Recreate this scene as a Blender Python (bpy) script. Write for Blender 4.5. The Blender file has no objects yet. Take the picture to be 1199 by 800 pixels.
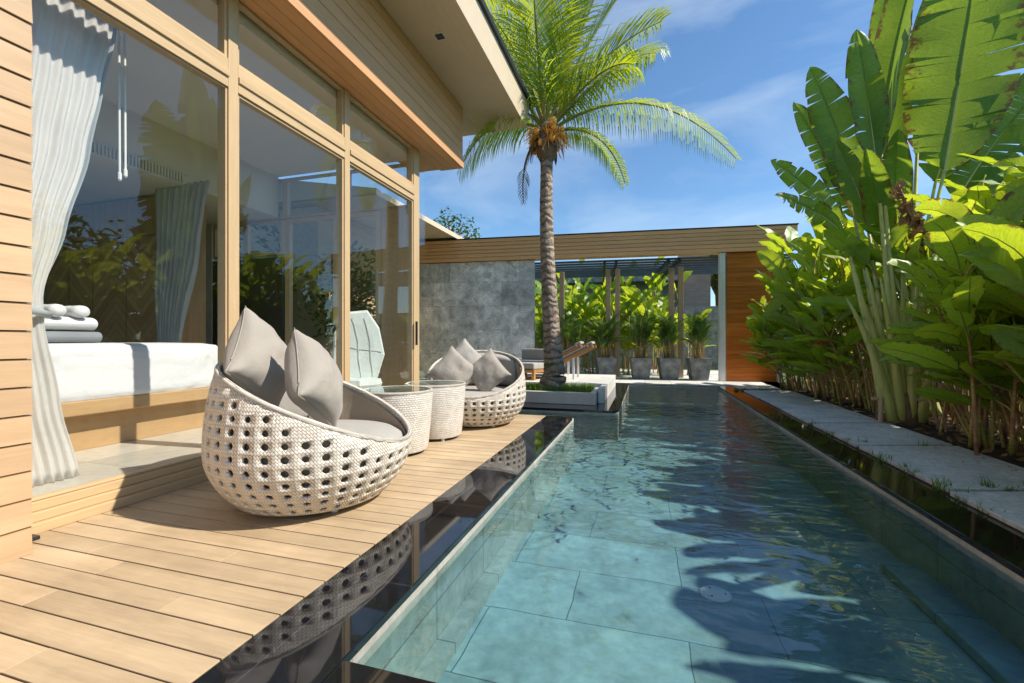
import bpy, math, random
from mathutils import Vector, Matrix, noise
random.seed(7)
R = math.radians; PI = math.pi
C = bpy.context.scene.collection
sc = bpy.context.scene

# ------------------------------------------------ camera, sky, sun, exposure
F_PX = 520.0; YAW = math.atan(155.5 / F_PX)
cs, sn = math.cos(YAW), math.sin(YAW)
cam = bpy.data.cameras.new('camera'); camo = bpy.data.objects.new('camera', cam); C.objects.link(camo)
camo.location = (0, 0, 1.0); camo.rotation_euler = (PI/2, 0, YAW)
cam.sensor_width = 36; cam.lens = 36 * F_PX / 1199; cam.clip_start = 0.05; cam.clip_end = 2000
sc.camera = camo
SUN_EL = R(47); SUN_AZ = R(4)          # azimuth measured from +X towards +Y
sd = Vector((math.cos(SUN_EL)*math.cos(SUN_AZ), math.cos(SUN_EL)*math.sin(SUN_AZ), math.sin(SUN_EL)))
w = bpy.data.worlds.new('World'); sc.world = w; w.use_nodes = True
nt = w.node_tree; nt.nodes.clear()
wo = nt.nodes.new('ShaderNodeOutputWorld'); bg = nt.nodes.new('ShaderNodeBackground'); bg.inputs[1].default_value = 0.138
sky = nt.nodes.new('ShaderNodeTexSky'); sky.sky_type = 'NISHITA'; sky.sun_disc = False
sky.sun_elevation = SUN_EL; sky.sun_rotation = PI/2 - SUN_AZ
sky.air_density = 1.0; sky.dust_density = 0.15; sky.ozone_density = 1.6
tc = nt.nodes.new('ShaderNodeTexCoord'); mp = nt.nodes.new('ShaderNodeMapping')
mp.inputs['Scale'].default_value = (1.3, 1.6, 4.2); mp.inputs['Rotation'].default_value = (0.25, 0.35, 0.5)
nz = nt.nodes.new('ShaderNodeTexNoise'); nz.inputs['Scale'].default_value = 1.5; nz.inputs['Detail'].default_value = 9; nz.inputs['Roughness'].default_value = 0.56; nz.inputs['Distortion'].default_value = 0.5
cr = nt.nodes.new('ShaderNodeValToRGB'); cr.color_ramp.elements[0].position = 0.46; cr.color_ramp.elements[1].position = 0.9
cr.color_ramp.elements[0].color = (0, 0, 0, 1); cr.color_ramp.elements[1].color = (.55, .55, .55, 1)
mx = nt.nodes.new('ShaderNodeMixRGB'); mx.inputs[2].default_value = (4.3, 4.9, 5.4, 1)
L = nt.links.new
L(tc.outputs['Generated'], mp.inputs[0]); L(mp.outputs[0], nz.inputs['Vector']); L(nz.outputs['Fac'], cr.inputs[0])
tn = nt.nodes.new('ShaderNodeMixRGB'); tn.blend_type = 'MULTIPLY'; tn.inputs[0].default_value = 1; tn.inputs[2].default_value = (.54, .70, .79, 1); L(sky.outputs[0], tn.inputs[1])
L(cr.outputs[0], mx.inputs[0]); L(tn.outputs[0], mx.inputs[1]); L(mx.outputs[0], bg.inputs[0]); L(bg.outputs[0], wo.inputs[0])
sl = bpy.data.lights.new('sun', 'SUN'); sl.energy = 4.0; sl.angle = R(0.8); sl.color = (1.0, 0.93, 0.82)
so = bpy.data.objects.new('sun', sl); C.objects.link(so); so.rotation_euler = sd.to_track_quat('Z', 'Y').to_euler(); so.location = (20, 5, 20)
vs = sc.view_settings; vs.view_transform = 'Standard'; vs.look = 'None'; vs.gamma = 1; vs.exposure = 0.70; vs.use_curve_mapping = False
sc.cycles.max_bounces = 10; sc.cycles.transparent_max_bounces = 24; sc.cycles.diffuse_bounces = 4
sc.cycles.glossy_bounces = 4; sc.cycles.transmission_bounces = 6
sc.cycles.caustics_reflective = False; sc.cycles.caustics_refractive = False
sc.cycles.use_denoising = True

# ------------------------------------------------ photo pixel -> place helpers (measuring only)
def ray(px, py):
    u = (px-599.5)/F_PX; v = (400-py)/F_PX
    return Vector((u*cs-sn, u*sn+cs, v))
def G(px, py, z=0.0):
    r = ray(px, py); return Vector((0, 0, 1)) + r*((z-1)/r.z)
def WX(px, py, X):
    r = ray(px, py); return Vector((0, 0, 1)) + r*(X/r.x)
def WT(px, py, t): return Vector((0, 0, 1)) + ray(px, py)*t

# ------------------------------------------------ tags
def tag(o, label=None, cat=None, group=None, kind=None):
    if label: o['label'] = label
    if cat: o['category'] = cat
    if group: o['group'] = group
    if kind: o['kind'] = kind
    return o
def thing(name, label, cat, loc=(0,0,0), rz=0, group=None):
    o = bpy.data.objects.new(name, None); C.objects.link(o); o.location = loc; o.rotation_euler = (0,0,rz)
    o.empty_display_size = .1
    return tag(o, label, cat, group)
def copy_tree(o, parent=None):
    c = o.copy(); C.objects.link(c)
    if parent: c.parent = parent
    for ch in list(o.children): copy_tree(ch, c)
    return c

# ------------------------------------------------ mesh builder
class MB:
    def __init__(s): s.v = []; s.f = []; s.uv = []
    def add(s, vs, fs, uvs=None):
        n = len(s.v); s.v += [tuple(p) for p in vs]; s.f += [tuple(i+n for i in f) for f in fs]
        s.uv += uvs if uvs else [(p[0]+p[1]*.37, p[2]+p[1]*.21) for p in vs]
    def box(s, x0, x1, y0, y1, z0, z1, m=None):
        p = [Vector((x, y, z)) for z in (z0, z1) for y in (y0, y1) for x in (x0, x1)]
        if m: p = [m @ q for q in p]
        s.add(p, [(0,2,3,1),(4,5,7,6),(0,1,5,4),(2,6,7,3),(0,4,6,2),(1,3,7,5)])
    def grid(s, fn, nu, nv, closeu=False):
        vs = []; uv = []; fs = []
        cu = nu+1
        for j in range(nv+1):
            for i in range(cu):
                vs.append(fn((i % nu)/nu if closeu else i/nu, j/nv)); uv.append((i/nu, j/nv))
        for j in range(nv):
            for i in range(nu):
                a = j*cu+i; b = a+1
                fs.append((a, b, b+cu, a+cu))
        s.add(vs, fs, uv)
    def tube(s, pts, rad, n=8, caps=True, uvv=None):
        pts = [Vector(p) for p in pts]; N = len(pts)
        rr = rad if isinstance(rad, (list, tuple)) else [rad]*N
        vs = []; uv = []; up = Vector((0.03, 0.02, 1))
        acc = 0
        for i, p in enumerate(pts):
            t = (pts[min(i+1, N-1)]-pts[max(i-1, 0)]).normalized()
            a = t.cross(up)
            if a.length < 0.1: a = t.cross(Vector((1, 0, 0)))
            a.normalize(); b = t.cross(a).normalized()
            if i: acc += (pts[i]-pts[i-1]).length
            for k in range(n):
                th = 2*PI*k/n
                vs.append(p + (a*math.cos(th)+b*math.sin(th))*rr[i])
                uv.append((acc, uvv if uvv is not None else k/n))
        fs = [(i*n+k, i*n+(k+1) % n, (i+1)*n+(k+1) % n, (i+1)*n+k) for i in range(N-1) for k in range(n)]
        if caps: fs += [tuple(range(n))[::-1], tuple((N-1)*n+k for k in range(n))]
        s.add(vs, fs, uv)
    def lathe(s, prof, n=32, c=(0,0,0), caps=(False, False)):
        vs = []; uv = []; acc = 0
        for i, (r, z) in enumerate(prof):
            if i: acc += math.dist(prof[i], prof[i-1])
            for k in range(n+1):
                th = 2*PI*(k % n)/n; vs.append((c[0]+r*math.cos(th), c[1]+r*math.sin(th), c[2]+z)); uv.append((k/n, acc))
        N = len(prof); n1 = n+1
        fs = [(i*n1+k, i*n1+k+1, (i+1)*n1+k+1, (i+1)*n1+k) for i in range(N-1) for k in range(n)]
        if caps[0]: fs.append(tuple(range(n))[::-1])
        if caps[1]: fs.append(tuple((N-1)*n1+k for k in range(n)))
        s.add(vs, fs, uv)
    def prism(s, poly, z0, z1):
        n = len(poly)
        vs = [(x, y, z0) for x, y in poly]+[(x, y, z1) for x, y in poly]
        s.add(vs, [tuple(range(n))[::-1], tuple(range(n, 2*n))]+[(i, (i+1) % n, n+(i+1) % n, n+i) for i in range(n)])
    def build(s, name, mat, parent=None, smooth=False, bevel=0, solid=0, sub=0, fix=False):
        me = bpy.data.meshes.new(name); me.from_pydata(s.v, [], s.f)
        ul = me.uv_layers.new(name='UVMap')
        li = [0]*len(me.loops); me.loops.foreach_get('vertex_index', li)
        flat = [0.0]*(2*len(li))
        for k, vi in enumerate(li): flat[2*k], flat[2*k+1] = s.uv[vi]
        ul.data.foreach_set('uv', flat)
        if fix:
            import bmesh
            bm = bmesh.new(); bm.from_mesh(me); bmesh.ops.remove_doubles(bm, verts=bm.verts, dist=1e-5)
            bmesh.ops.recalc_face_normals(bm, faces=bm.faces); bm.to_mesh(me); bm.free()
        me.materials.append(mat)
        if smooth: me.polygons.foreach_set('use_smooth', [True]*len(me.polygons))
        o = bpy.data.objects.new(name, me); C.objects.link(o)
        if parent: o.parent = parent
        if solid:
            m = o.modifiers.new('solid', 'SOLIDIFY'); m.thickness = solid; m.offset = 0
        if sub:
            m = o.modifiers.new('sub', 'SUBSURF'); m.levels = sub; m.render_levels = sub
        if bevel:
            m = o.modifiers.new('bevel', 'BEVEL'); m.width = bevel; m.segments = 2; m.limit_method = 'ANGLE'; m.angle_limit = R(40)
        return o

# ------------------------------------------------ materials
class NT:
    def __init__(s, name):
        s.m = bpy.data.materials.new(name); s.m.use_nodes = True; s.t = s.m.node_tree; s.t.nodes.clear()
        s.out = s.n('OutputMaterial')
    def n(s, typ, **kw):
        nd = s.t.nodes.new('ShaderNode'+typ)
        for k, v in kw.items():
            if hasattr(nd, k): setattr(nd, k, v)
            else: nd.inputs[k.replace('_', ' ')].default_value = v
        return nd
    def l(s, a, b): s.t.links.new(a, b)
    def ramp(s, fac, stops):
        r = s.n('ValToRGB'); e = r.color_ramp.elements
        while len(e) < len(stops): e.new(0.5)
        for i, (p, c) in enumerate(stops):
            e[i].position = p; e[i].color = (*c, 1) if len(c) == 3 else c
        s.l(fac, r.inputs[0]); return r.outputs[0]
    def coords(s, kind='Object', scale=(1,1,1), rot=(0,0,0)):
        t = s.n('TexCoord'); m = s.n('Mapping'); m.inputs['Scale'].default_value = scale; m.inputs['Rotation'].default_value = rot
        s.l(t.outputs[kind], m.inputs[0]); return m.outputs[0]
    def noise(s, vec, scale, detail=5, rough=.55, dist=0):
        n = s.n('TexNoise'); n.inputs['Scale'].default_value = scale; n.inputs['Detail'].default_value = detail
        n.inputs['Roughness'].default_value = rough; n.inputs['Distortion'].default_value = dist
        if vec: s.l(vec, n.inputs['Vector'])
        return n.outputs['Fac']
    def mix(s, fac, a, b, mode='MIX'):
        m = s.n('MixRGB', blend_type=mode)
        for i, x in enumerate((fac, a, b)):
            if isinstance(x, (int, float)): m.inputs[i].default_value = x
            elif isinstance(x, tuple): m.inputs[i].default_value = (*x, 1)
            else: s.l(x, m.inputs[i])
        return m.outputs[0]
    def math(s, op, a, b=None, c=None):
        m = s.n('Math', operation=op)
        for i, x in enumerate((a, b, c)):
            if x is None: continue
            if isinstance(x, (int, float)): m.inputs[i].default_value = x
            else: s.l(x, m.inputs[i])
        return m.outputs[0]
    def bump(s, h, strength=.3, dist=.01):
        b = s.n('Bump'); b.inputs['Strength'].default_value = strength; b.inputs['Distance'].default_value = dist
        s.l(h, b.inputs['Height']); return b.outputs[0]
    def principled(s, col, rough=.6, normal=None, spec=.5, metal=0, coat=0, sheen=0):
        p = s.n('BsdfPrincipled'); p.inputs['Metallic'].default_value = metal; p.inputs['Specular IOR Level'].default_value = spec
        p.inputs['Coat Weight'].default_value = coat; p.inputs['Sheen Weight'].default_value = sheen
        if isinstance(col, tuple): p.inputs['Base Color'].default_value = (*col, 1)
        else: s.l(col, p.inputs['Base Color'])
        if isinstance(rough, (int, float)): p.inputs['Roughness'].default_value = rough
        else: s.l(rough, p.inputs['Roughness'])
        if normal: s.l(normal, p.inputs['Normal'])
        s.l(p.outputs[0], s.out.inputs[0]); return p
def rgb_scale(c, k): return tuple(x*k for x in c)

def wood(name, c, axis='Y', var=.25, rough=.5, grain=1.0, fine=1.0, patch=0.0):
    m = NT(name); st = {'X': (.7,9,9), 'Y': (9,.7,9), 'Z': (9,9,.7)}[axis]
    isl = m.n('NewGeometry').outputs['Random Per Island']
    v = m.coords('Object', tuple(a*grain for a in st))
    off = m.n('VectorMath', operation='ADD'); comb = m.n('CombineXYZ')
    k = m.math('MULTIPLY', isl, 37.0); m.l(k, comb.inputs[0]); m.l(k, comb.inputs[1]); m.l(k, comb.inputs[2])
    m.l(v, off.inputs[0]); m.l(comb.outputs[0], off.inputs[1])
    n1 = m.noise(off.outputs[0], 2.2, 6, .6, .4); n2 = m.noise(off.outputs[0], 11*fine, 4, .6)
    col = m.ramp(n1, [(.25, rgb_scale(c, 1-var)), (.5, c), (.8, rgb_scale(c, 1+var*.7))])
    col = m.mix(.25, col, m.ramp(n2, [(.3, (.55,.5,.45)), (.7, (1,1,1))]), 'MULTIPLY')
    tone = m.ramp(isl, [(0, (1-var*.7,)*3), (1, (1+var*.35,)*3)])
    col = m.mix(1, col, tone, 'MULTIPLY')
    if patch:
        big = m.noise(m.coords('Object'), 1.6, 4, .6)
        col = m.mix(patch, col, m.ramp(big, [(.3, (.62,.57,.5)), (.62, (1.05,1.03,1))]), 'MULTIPLY')
    m.principled(col, m.ramp(n1, [(.3, (rough-.08,)*3), (.7, (rough+.1,)*3)]), m.bump(n2, .25, .003))
    return m.m
def plain(name, c, rough=.6, var=.12, scale=8, bump=.15, metal=0, spec=.5, bd=.004, sheen=0):
    m = NT(name); v = m.coords('Object'); n = m.noise(v, scale, 6, .6); n2 = m.noise(v, scale*9, 3)
    col = m.ramp(n, [(.3, rgb_scale(c, 1-var)), (.7, rgb_scale(c, 1+var))])
    m.principled(col, rough, m.bump(n2, bump, bd), spec, metal, 0, sheen); return m.m
def stone(name, c, tile, joint=(.5,.5,.5), var=.35, rough=.5, vein=.3, axes='XY', jw=.006, scale=3.0, off=(0,0), spec=.5, wob=0.0, jdark=.45, frac=.0, tv=.12):
    m = NT(name); tcn = m.n('TexCoord'); sep = m.n('SeparateXYZ'); m.l(tcn.outputs['Object'], sep.inputs[0])
    ax = {'X': sep.outputs[0], 'Y': sep.outputs[1], 'Z': sep.outputs[2]}
    cb = m.n('CombineXYZ')
    a = ax[axes[0]]; b = ax[axes[1]]
    if wob:
        wn = m.noise(tcn.outputs['Object'], 3.0, 2); wn2 = m.noise(m.coords('Object', (1.3,1.3,1), (0,0,1)), 2.3, 2)
        a = m.math('ADD', a, m.math('MULTIPLY', m.math('SUBTRACT', wn, .5), wob)); b = m.math('ADD', b, m.math('MULTIPLY', m.math('SUBTRACT', wn2, .5), wob))
    m.l(m.math('ADD', a, off[0]), cb.inputs[0]); m.l(m.math('ADD', b, off[1]), cb.inputs[1])
    br = m.n('TexBrick'); br.offset = frac if frac else .5; br.offset_frequency = 2
    if frac == 0: br.offset = 0.0
    br.inputs['Scale'].default_value = 1; br.inputs['Mortar Size'].default_value = jw; br.inputs['Mortar Smooth'].default_value = .3
    br.inputs['Brick Width'].default_value = tile[0]; br.inputs['Row Height'].default_value = tile[1]
    br.inputs['Color1'].default_value = (1-tv,)*3+(1,); br.inputs['Color2'].default_value = (1+tv,)*3+(1,); br.inputs['Mortar'].default_value = (jdark,)*3+(1,)
    m.l(cb.outputs[0], br.inputs['Vector'])
    n1 = m.noise(tcn.outputs['Object'], scale, 8, .62, .8); n2 = m.noise(tcn.outputs['Object'], scale*9, 5, .6)
    n3 = m.noise(tcn.outputs['Object'], scale*.35, 4, .6, 1.2)
    col = m.ramp(n1, [(.28, rgb_scale(c, 1-var)), (.5, c), (.75, rgb_scale(c, 1+var))])
    col = m.mix(vein, col, m.ramp(n2, [(.35, (.6,.6,.6)), (.65, (1.15,1.15,1.15))]), 'MULTIPLY')
    col = m.mix(vein, col, m.ramp(n3, [(.35, (.7,.72,.75)), (.65, (1.12,1.1,1.08))]), 'MULTIPLY')
    col = m.mix(1, col, br.outputs['Color'], 'MULTIPLY')
    h = m.math('SUBTRACT', n2, m.math('MULTIPLY', br.outputs['Fac'], 2.0))
    p_ = m.principled(col, rough, m.bump(h, .12, .003) if rough > .1 else None, spec)
    if rough < .1: p_.inputs['IOR'].default_value = 1.44
    return m.m
def glass(name, tint=(.86,.93,.91), f0=.05, k=.95, rough=0.0, refl=(1,1,1)):
    m = NT(name); lw = m.n('LayerWeight'); lw.inputs['Blend'].default_value = .5
    fac = m.math('ADD', m.math('MULTIPLY', m.math('POWER', lw.outputs['Facing'], 4.0), k), f0)
    t = m.n('BsdfTransparent'); t.inputs[0].default_value = (*tint, 1)
    g = m.n('BsdfGlossy'); g.inputs['Roughness'].default_value = rough; g.inputs[0].default_value = (*refl, 1)
    mx = m.n('MixShader'); m.l(fac, mx.inputs[0]); m.l(t.outputs[0], mx.inputs[1]); m.l(g.outputs[0], mx.inputs[2]); m.l(mx.outputs[0], m.out.inputs[0])
    return m.m
def leafmat(name, front, back, trans=.45, var=.35, rough=.38, stripes=55, mid=(.35,.42,.12), dry=.06, spec=.035):
    m = NT(name); tcn = m.n('TexCoord'); sep = m.n('SeparateXYZ'); m.l(tcn.outputs['UV'], sep.inputs[0])
    isl = m.n('ObjectInfo').outputs['Random']; geo = m.n('NewGeometry')
    n0 = m.noise(m.coords('Object'), 1.7, 2)
    cb = m.n('CombineXYZ'); m.l(sep.outputs[0], cb.inputs[0]); m.l(m.math('MULTIPLY', sep.outputs[1], .02), cb.inputs[1]); m.l(m.math('MULTIPLY', n0, 3), cb.inputs[2])
    st = m.noise(cb.outputs[0], stripes, 2, .6)
    t = m.math('ADD', m.math('MULTIPLY', n0, .6), m.math('MULTIPLY', isl, .3))
    colf = m.ramp(t, [(.2, rgb_scale(front, 1-var)), (.45, front), (.75, (front[0]*1.9, front[1]*1.3, front[2]))])
    sv = m.ramp(st, [(.35, (.78,.82,.75)), (.65, (1.1,1.08,1.05))])
    colf = m.mix(1, colf, sv, 'MULTIPLY')
    colb = m.mix(1, m.ramp(t, [(.2, rgb_scale(back, 1-var*.6)), (.75, back)]), sv, 'MULTIPLY')
    ismid = m.math('LESS_THAN', sep.outputs[1], .045)
    colf = m.mix(ismid, colf, mid); colb = m.mix(ismid, colb, mid)
    if dry:
        en = m.noise(m.coords('Object'), 9, 4, .7)
        edge = m.math('ADD', m.math('MULTIPLY', sep.outputs[1], .55), m.math('MULTIPLY', en, .8))
        ed = m.ramp(edge, [(.965-dry, (0,0,0)), (1.0-dry*.5, (1,1,1))])
        colf = m.mix(ed, colf, (.22,.12,.035)); colb = m.mix(ed, colb, (.22,.12,.035))
    nor = m.bump(st, .35, .006)
    d = m.n('BsdfDiffuse'); m.l(colf, d.inputs[0]); m.l(nor, d.inputs['Normal'])
    tr = m.n('BsdfTranslucent'); m.l(colb, tr.inputs[0]); m.l(nor, tr.inputs['Normal'])
    mx = m.n('MixShader'); mx.inputs[0].default_value = trans; m.l(d.outputs[0], mx.inputs[1]); m.l(tr.outputs[0], mx.inputs[2])
    g = m.n('BsdfGlossy'); g.inputs['Roughness'].default_value = rough; m.l(nor, g.inputs['Normal'])
    lw = m.n('LayerWeight'); lw.inputs['Blend'].default_value = .5; m.l(nor, lw.inputs['Normal'])
    fac = m.math('ADD', m.math('MULTIPLY', m.math('POWER', lw.outputs['Facing'], 4.0), .35), spec)
    m2 = m.n('MixShader'); m.l(fac, m2.inputs[0]); m.l(mx.outputs[0], m2.inputs[1]); m.l(g.outputs[0], m2.inputs[2]); m.l(m2.outputs[0], m.out.inputs[0])
    return m.m
def fabric(name, c, trans=0, scale=350, var=.06, rough=.9):
    m = NT(name); v = m.coords('UV'); n = m.noise(m.coords('Object'), 4, 4)
    w1 = m.n('TexWave'); w1.inputs['Scale'].default_value = scale/6.0; w1.bands_direction = 'X'; m.l(v, w1.inputs[0])
    w2 = m.n('TexWave'); w2.inputs['Scale'].default_value = scale/6.0; w2.bands_direction = 'Y'; m.l(v, w2.inputs[0])
    h = m.math('ADD', w1.outputs['Fac'], w2.outputs['Fac'])
    col = m.ramp(n, [(.3, rgb_scale(c, 1-var)), (.7, rgb_scale(c, 1+var))])
    wr = m.noise(m.coords('Object'), 9, 3, .5, .6)
    b1 = m.bump(wr, .35, .02)
    bb = m.n('Bump'); bb.inputs['Strength'].default_value = .2; bb.inputs['Distance'].default_value = .001; m.l(h, bb.inputs['Height']); m.l(b1, bb.inputs['Normal'])
    if not trans:
        m.principled(col, rough, bb.outputs[0], .2, sheen=.2)
    else:
        d = m.n('BsdfDiffuse'); m.l(col, d.inputs[0]); t = m.n('BsdfTranslucent'); m.l(col, t.inputs[0])
        x = m.n('MixShader'); x.inputs[0].default_value = trans; m.l(d.outputs[0], x.inputs[1]); m.l(t.outputs[0], x.inputs[2])
        tp = m.n('BsdfTransparent'); y = m.n('MixShader'); y.inputs[0].default_value = .2; m.l(x.outputs[0], y.inputs[1]); m.l(tp.outputs[0], y.inputs[2])
        m.l(y.outputs[0], m.out.inputs[0])
    return m.m
def weave(name, c, nu, nv, rot=0):
    m = NT(name); v = m.coords('UV', (nu, nv, 1), (0, 0, rot)); va = m.n('VectorMath', operation='MULTIPLY_ADD'); nc = m.n('TexNoise'); nc.inputs['Scale'].default_value = 9
    m.l(m.coords('Object'), nc.inputs['Vector']); m.l(nc.outputs['Color'], va.inputs[0]); va.inputs[1].default_value = (.9,.9,0); m.l(v, va.inputs[2]); v = va.outputs[0]
    br = m.n('TexBrick'); br.offset = .5; br.inputs['Scale'].default_value = 1; br.inputs['Brick Width'].default_value = 1; br.inputs['Row Height'].default_value = .5
    br.inputs['Mortar Size'].default_value = .09; br.inputs['Mortar Smooth'].default_value = .9
    br.inputs['Color1'].default_value = (*c, 1); br.inputs['Color2'].default_value = (*rgb_scale(c, .88), 1); br.inputs['Mortar'].default_value = (*rgb_scale(c, .6), 1)
    m.l(v, br.inputs['Vector'])
    nn = m.noise(m.coords('Object'), 14, 4)
    col = m.mix(1, br.outputs['Color'], m.ramp(nn, [(.3, (.88,.86,.82)), (.7, (1.04,1.04,1.04))]), 'MULTIPLY')
    m.principled(col, .45, m.bump(m.math('SUBTRACT', 1.0, br.outputs['Fac']), .9, .006), .45); return m.m

M = {}
M['deck'] = wood('deck_timber', (.56,.425,.27), 'X', .2, .55, .8, 1.4, patch=.65)
M['clad'] = wood('cladding_timber', (.60,.405,.235), 'Y', .17, .5, .45, patch=.25)
M['frame'] = wood('frame_timber', (.60,.43,.24), 'Z', .08, .42, .5)
M['frameh'] = wood('sill_timber', (.60,.43,.24), 'Y', .08, .42, .5)
M['bulk'] = wood('bulkhead_timber', (.70,.38,.18), 'Y', .13, .5, .5)
M['beam'] = wood('beam_timber', (.86,.47,.215), 'X', .15, .55, .6)
M['red'] = wood('red_timber', (.55,.155,.025), 'X', .38, .33, .5)
M['post'] = wood('post_timber', (.55,.39,.25), 'Z', .2, .6)
M['teak'] = wood('teak', (.48,.23,.07), 'X', .2, .4)
M['oak'] = wood('oak_veneer', (.42,.25,.12), 'Z', .25, .5, .6)
M['bedwood'] = wood('bed_timber', (.52,.33,.16), 'Y', .12, .45, .5)
M['paintsoffit'] = plain('soffit_paint', (.66,.54,.39), .6, .04, 3, .05)
M['render'] = plain('pale_render', (.62,.60,.56), .8, .06, 5, .1)
M['ceil'] = plain('ceiling_paint', (.66,.61,.52), .7, .02, 3, .03)
M['dark_metal'] = plain('dark_metal', (.035,.04,.05), .45, .2, 6, .05, .6)
M['slat_metal'] = plain('slat_metal', (.09,.12,.15), .5, .2, 6, .05)
M['steel'] = plain('galvanised_post', (.70,.71,.72), .45, .08, 6, .05, .3)
M['granite'] = stone('polished_granite', (.008,.009,.012), (.9,.9), var=.5, rough=.035, vein=.25, jw=.0035, jdark=4.0, scale=30, spec=1.0, off=(.25,.18), tv=.05)
M['granite_r'] = stone('polished_granite_brown', (.016,.013,.011), (.9,.9), var=.5, rough=.05, vein=.25, jw=.0025, jdark=3.0, scale=30, spec=.7, off=(.1,.1), tv=.05)
M['pooltile'] = stone('green_pool_stone', (.225,.345,.37), (1.0,.5), var=.30, rough=.6, vein=.42, jw=.0035, scale=1.6, frac=.42, wob=.035, jdark=.35, tv=.14, off=(.38,.25))
M['poolwall'] = stone('green_pool_wall', (.27,.33,.31), (.62,.9), var=.25, rough=.6, vein=.45, jw=.005, axes='YZ', scale=2.2, jdark=.5, off=(0,.2))
M['lipstone'] = stone('pool_lip_stone', (.50,.47,.42), (.62,.9), var=.2, rough=.55, vein=.3, jw=.004, axes='YZ', scale=6, jdark=.6, off=(0,.2))
M['slab'] = stone('path_slab_stone', (.68,.68,.67), (50,50), var=.2, rough=.8, vein=.55, jw=.0, scale=3, jdark=1)
M['whitestone'] = stone('white_paving', (.70,.68,.63), (.6,.6), var=.08, rough=.6, vein=.15, jw=.006, scale=3)
M['greystone'] = stone('grey_wall_stone', (.74,.75,.76), (.98,.66), var=.5, rough=.45, vein=.85, jw=.0035, axes='XZ', scale=3.4, frac=.5, jdark=.45, tv=.25)
M['concrete'] = plain('pot_concrete', (.23,.235,.23), .85, .55, 5, .4)
M['planterwhite'] = plain('planter_white', (.58,.56,.51), .7, .12, 5, .15)
M['soil'] = plain('soil', (.05,.034,.022), .95, .5, 10, .9, bd=.03)
M['lawn'] = plain('lawn', (.05,.10,.02), .95, .4, 3, .8, bd=.03)
M['litter'] = plain('dry_leaf', (.22,.13,.06), .8, .5, 4, .2)
M['glass'] = glass('window_glass', (.98,.99,.985), .036, .6)
M['tableglass'] = glass('table_glass', (.75,.85,.84), .16, .8)
M['cushion'] = fabric('taupe_canvas', (.36,.325,.28))
M['cushion2'] = fabric('pale_taupe_canvas', (.40,.375,.34))
M['white'] = fabric('white_linen', (.70,.70,.71), var=.03)
M['greyfab'] = fabric('grey_linen', (.22,.24,.26))
M['sheer'] = fabric('sheer_curtain', (.93,.91,.88), trans=.45, var=.03)
M['lining'] = fabric('curtain_lining', (.60,.64,.66), trans=.35)
M['quilt'] = fabric('pale_quilting', (.66,.72,.68), var=.05)
M['rattan'] = weave('white_rattan', (.92,.845,.745), .95, .62, R(45))
M['rattanrim'] = weave('white_rattan_rim', (.88,.81,.72), 90, 2)
M['rattantable'] = weave('white_rattan_table', (.88,.83,.76), 70, 27)
M['plastic'] = plain('white_plastic', (.75,.74,.70), .4, .03, 4, .02)
M['black'] = plain('black_plastic', (.02,.02,.022), .4, .1, 4, .02)
M['trunk'] = None
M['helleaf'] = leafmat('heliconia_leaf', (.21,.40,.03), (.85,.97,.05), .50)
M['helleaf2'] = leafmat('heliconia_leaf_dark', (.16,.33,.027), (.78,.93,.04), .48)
M['travleaf'] = leafmat('traveller_leaf', (.08,.20,.025), (.50,.68,.05), .47, stripes=38, mid=(.82,.82,.42), dry=.09, spec=.03)
M['palmleaf'] = leafmat('palm_leaflet', (.15,.28,.02), (.70,.80,.04), .5, stripes=30, mid=(.42,.40,.10), dry=.02, spec=.02)
M['potleaf'] = leafmat('potted_palm_leaf', (.05,.14,.022), (.28,.48,.04), .4, dry=0, spec=.03)
M['hedge'] = leafmat('tree_leaf', (.035,.10,.018), (.16,.30,.03), .4, dry=0)
M['grass'] = leafmat('grass_blade', (.09,.21,.02), (.35,.52,.04), .45, dry=0)
M['petiole'] = wood('petiole_green', (.54,.57,.17), 'Z', .4, .45)
M['redflower'] = plain('heliconia_bract', (.45,.03,.015), .4, .3, 20, .1)
M['coconut'] = plain('coconut_husk', (.85,.40,.07), .5, .35, 20, .2)
M['fibre'] = plain('dry_fibre', (.20,.13,.08), .9, .4, 15, .6)
m = NT('cane_stem'); nn = m.noise(m.coords('Object', (2,2,1.2)), 3, 4); n2 = m.noise(m.coords('Object', (1,1,14)), 3, 2)
col = m.ramp(nn, [(.32, (.18,.25,.05)), (.45, (.46,.40,.11)), (.55, (.44,.24,.12)), (.7, (.25,.12,.075))])
m.principled(m.mix(.5, col, m.ramp(n2, [(.4, (.5,.45,.4)), (.6, (1.1,1.1,1.1))]), 'MULTIPLY'), .55); M['cane'] = m.m
m = NT('palm_bark'); g0 = m.n('SeparateXYZ'); m.l(m.n('TexCoord').outputs['UV'], g0.inputs[0])
wv = m.n('TexWave'); wv.bands_direction = 'X'; wv.inputs['Scale'].default_value = 2.6; wv.inputs['Distortion'].default_value = 6.5; wv.inputs['Detail'].default_value = 4; wv.inputs['Detail Scale'].default_value = 2
cbx = m.n('CombineXYZ'); m.l(g0.outputs[0], cbx.inputs[0]); m.l(g0.outputs[1], cbx.inputs[1]); m.l(cbx.outputs[0], wv.inputs[0])
pn = m.noise(m.coords('Object'), 7, 6, .7); pn2 = m.noise(m.coords('Object', (14,14,1.5)), 3, 4)
col = m.ramp(pn, [(.3, (.16,.115,.085)), (.5, (.33,.255,.195)), (.72, (.52,.44,.36))])
col = m.mix(.75, col, m.ramp(wv.outputs['Fac'], [(.05, (.28,.25,.22)), (.25, (1,1,1)), (.8, (1.1,1.08,1.05))]), 'MULTIPLY')
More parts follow.
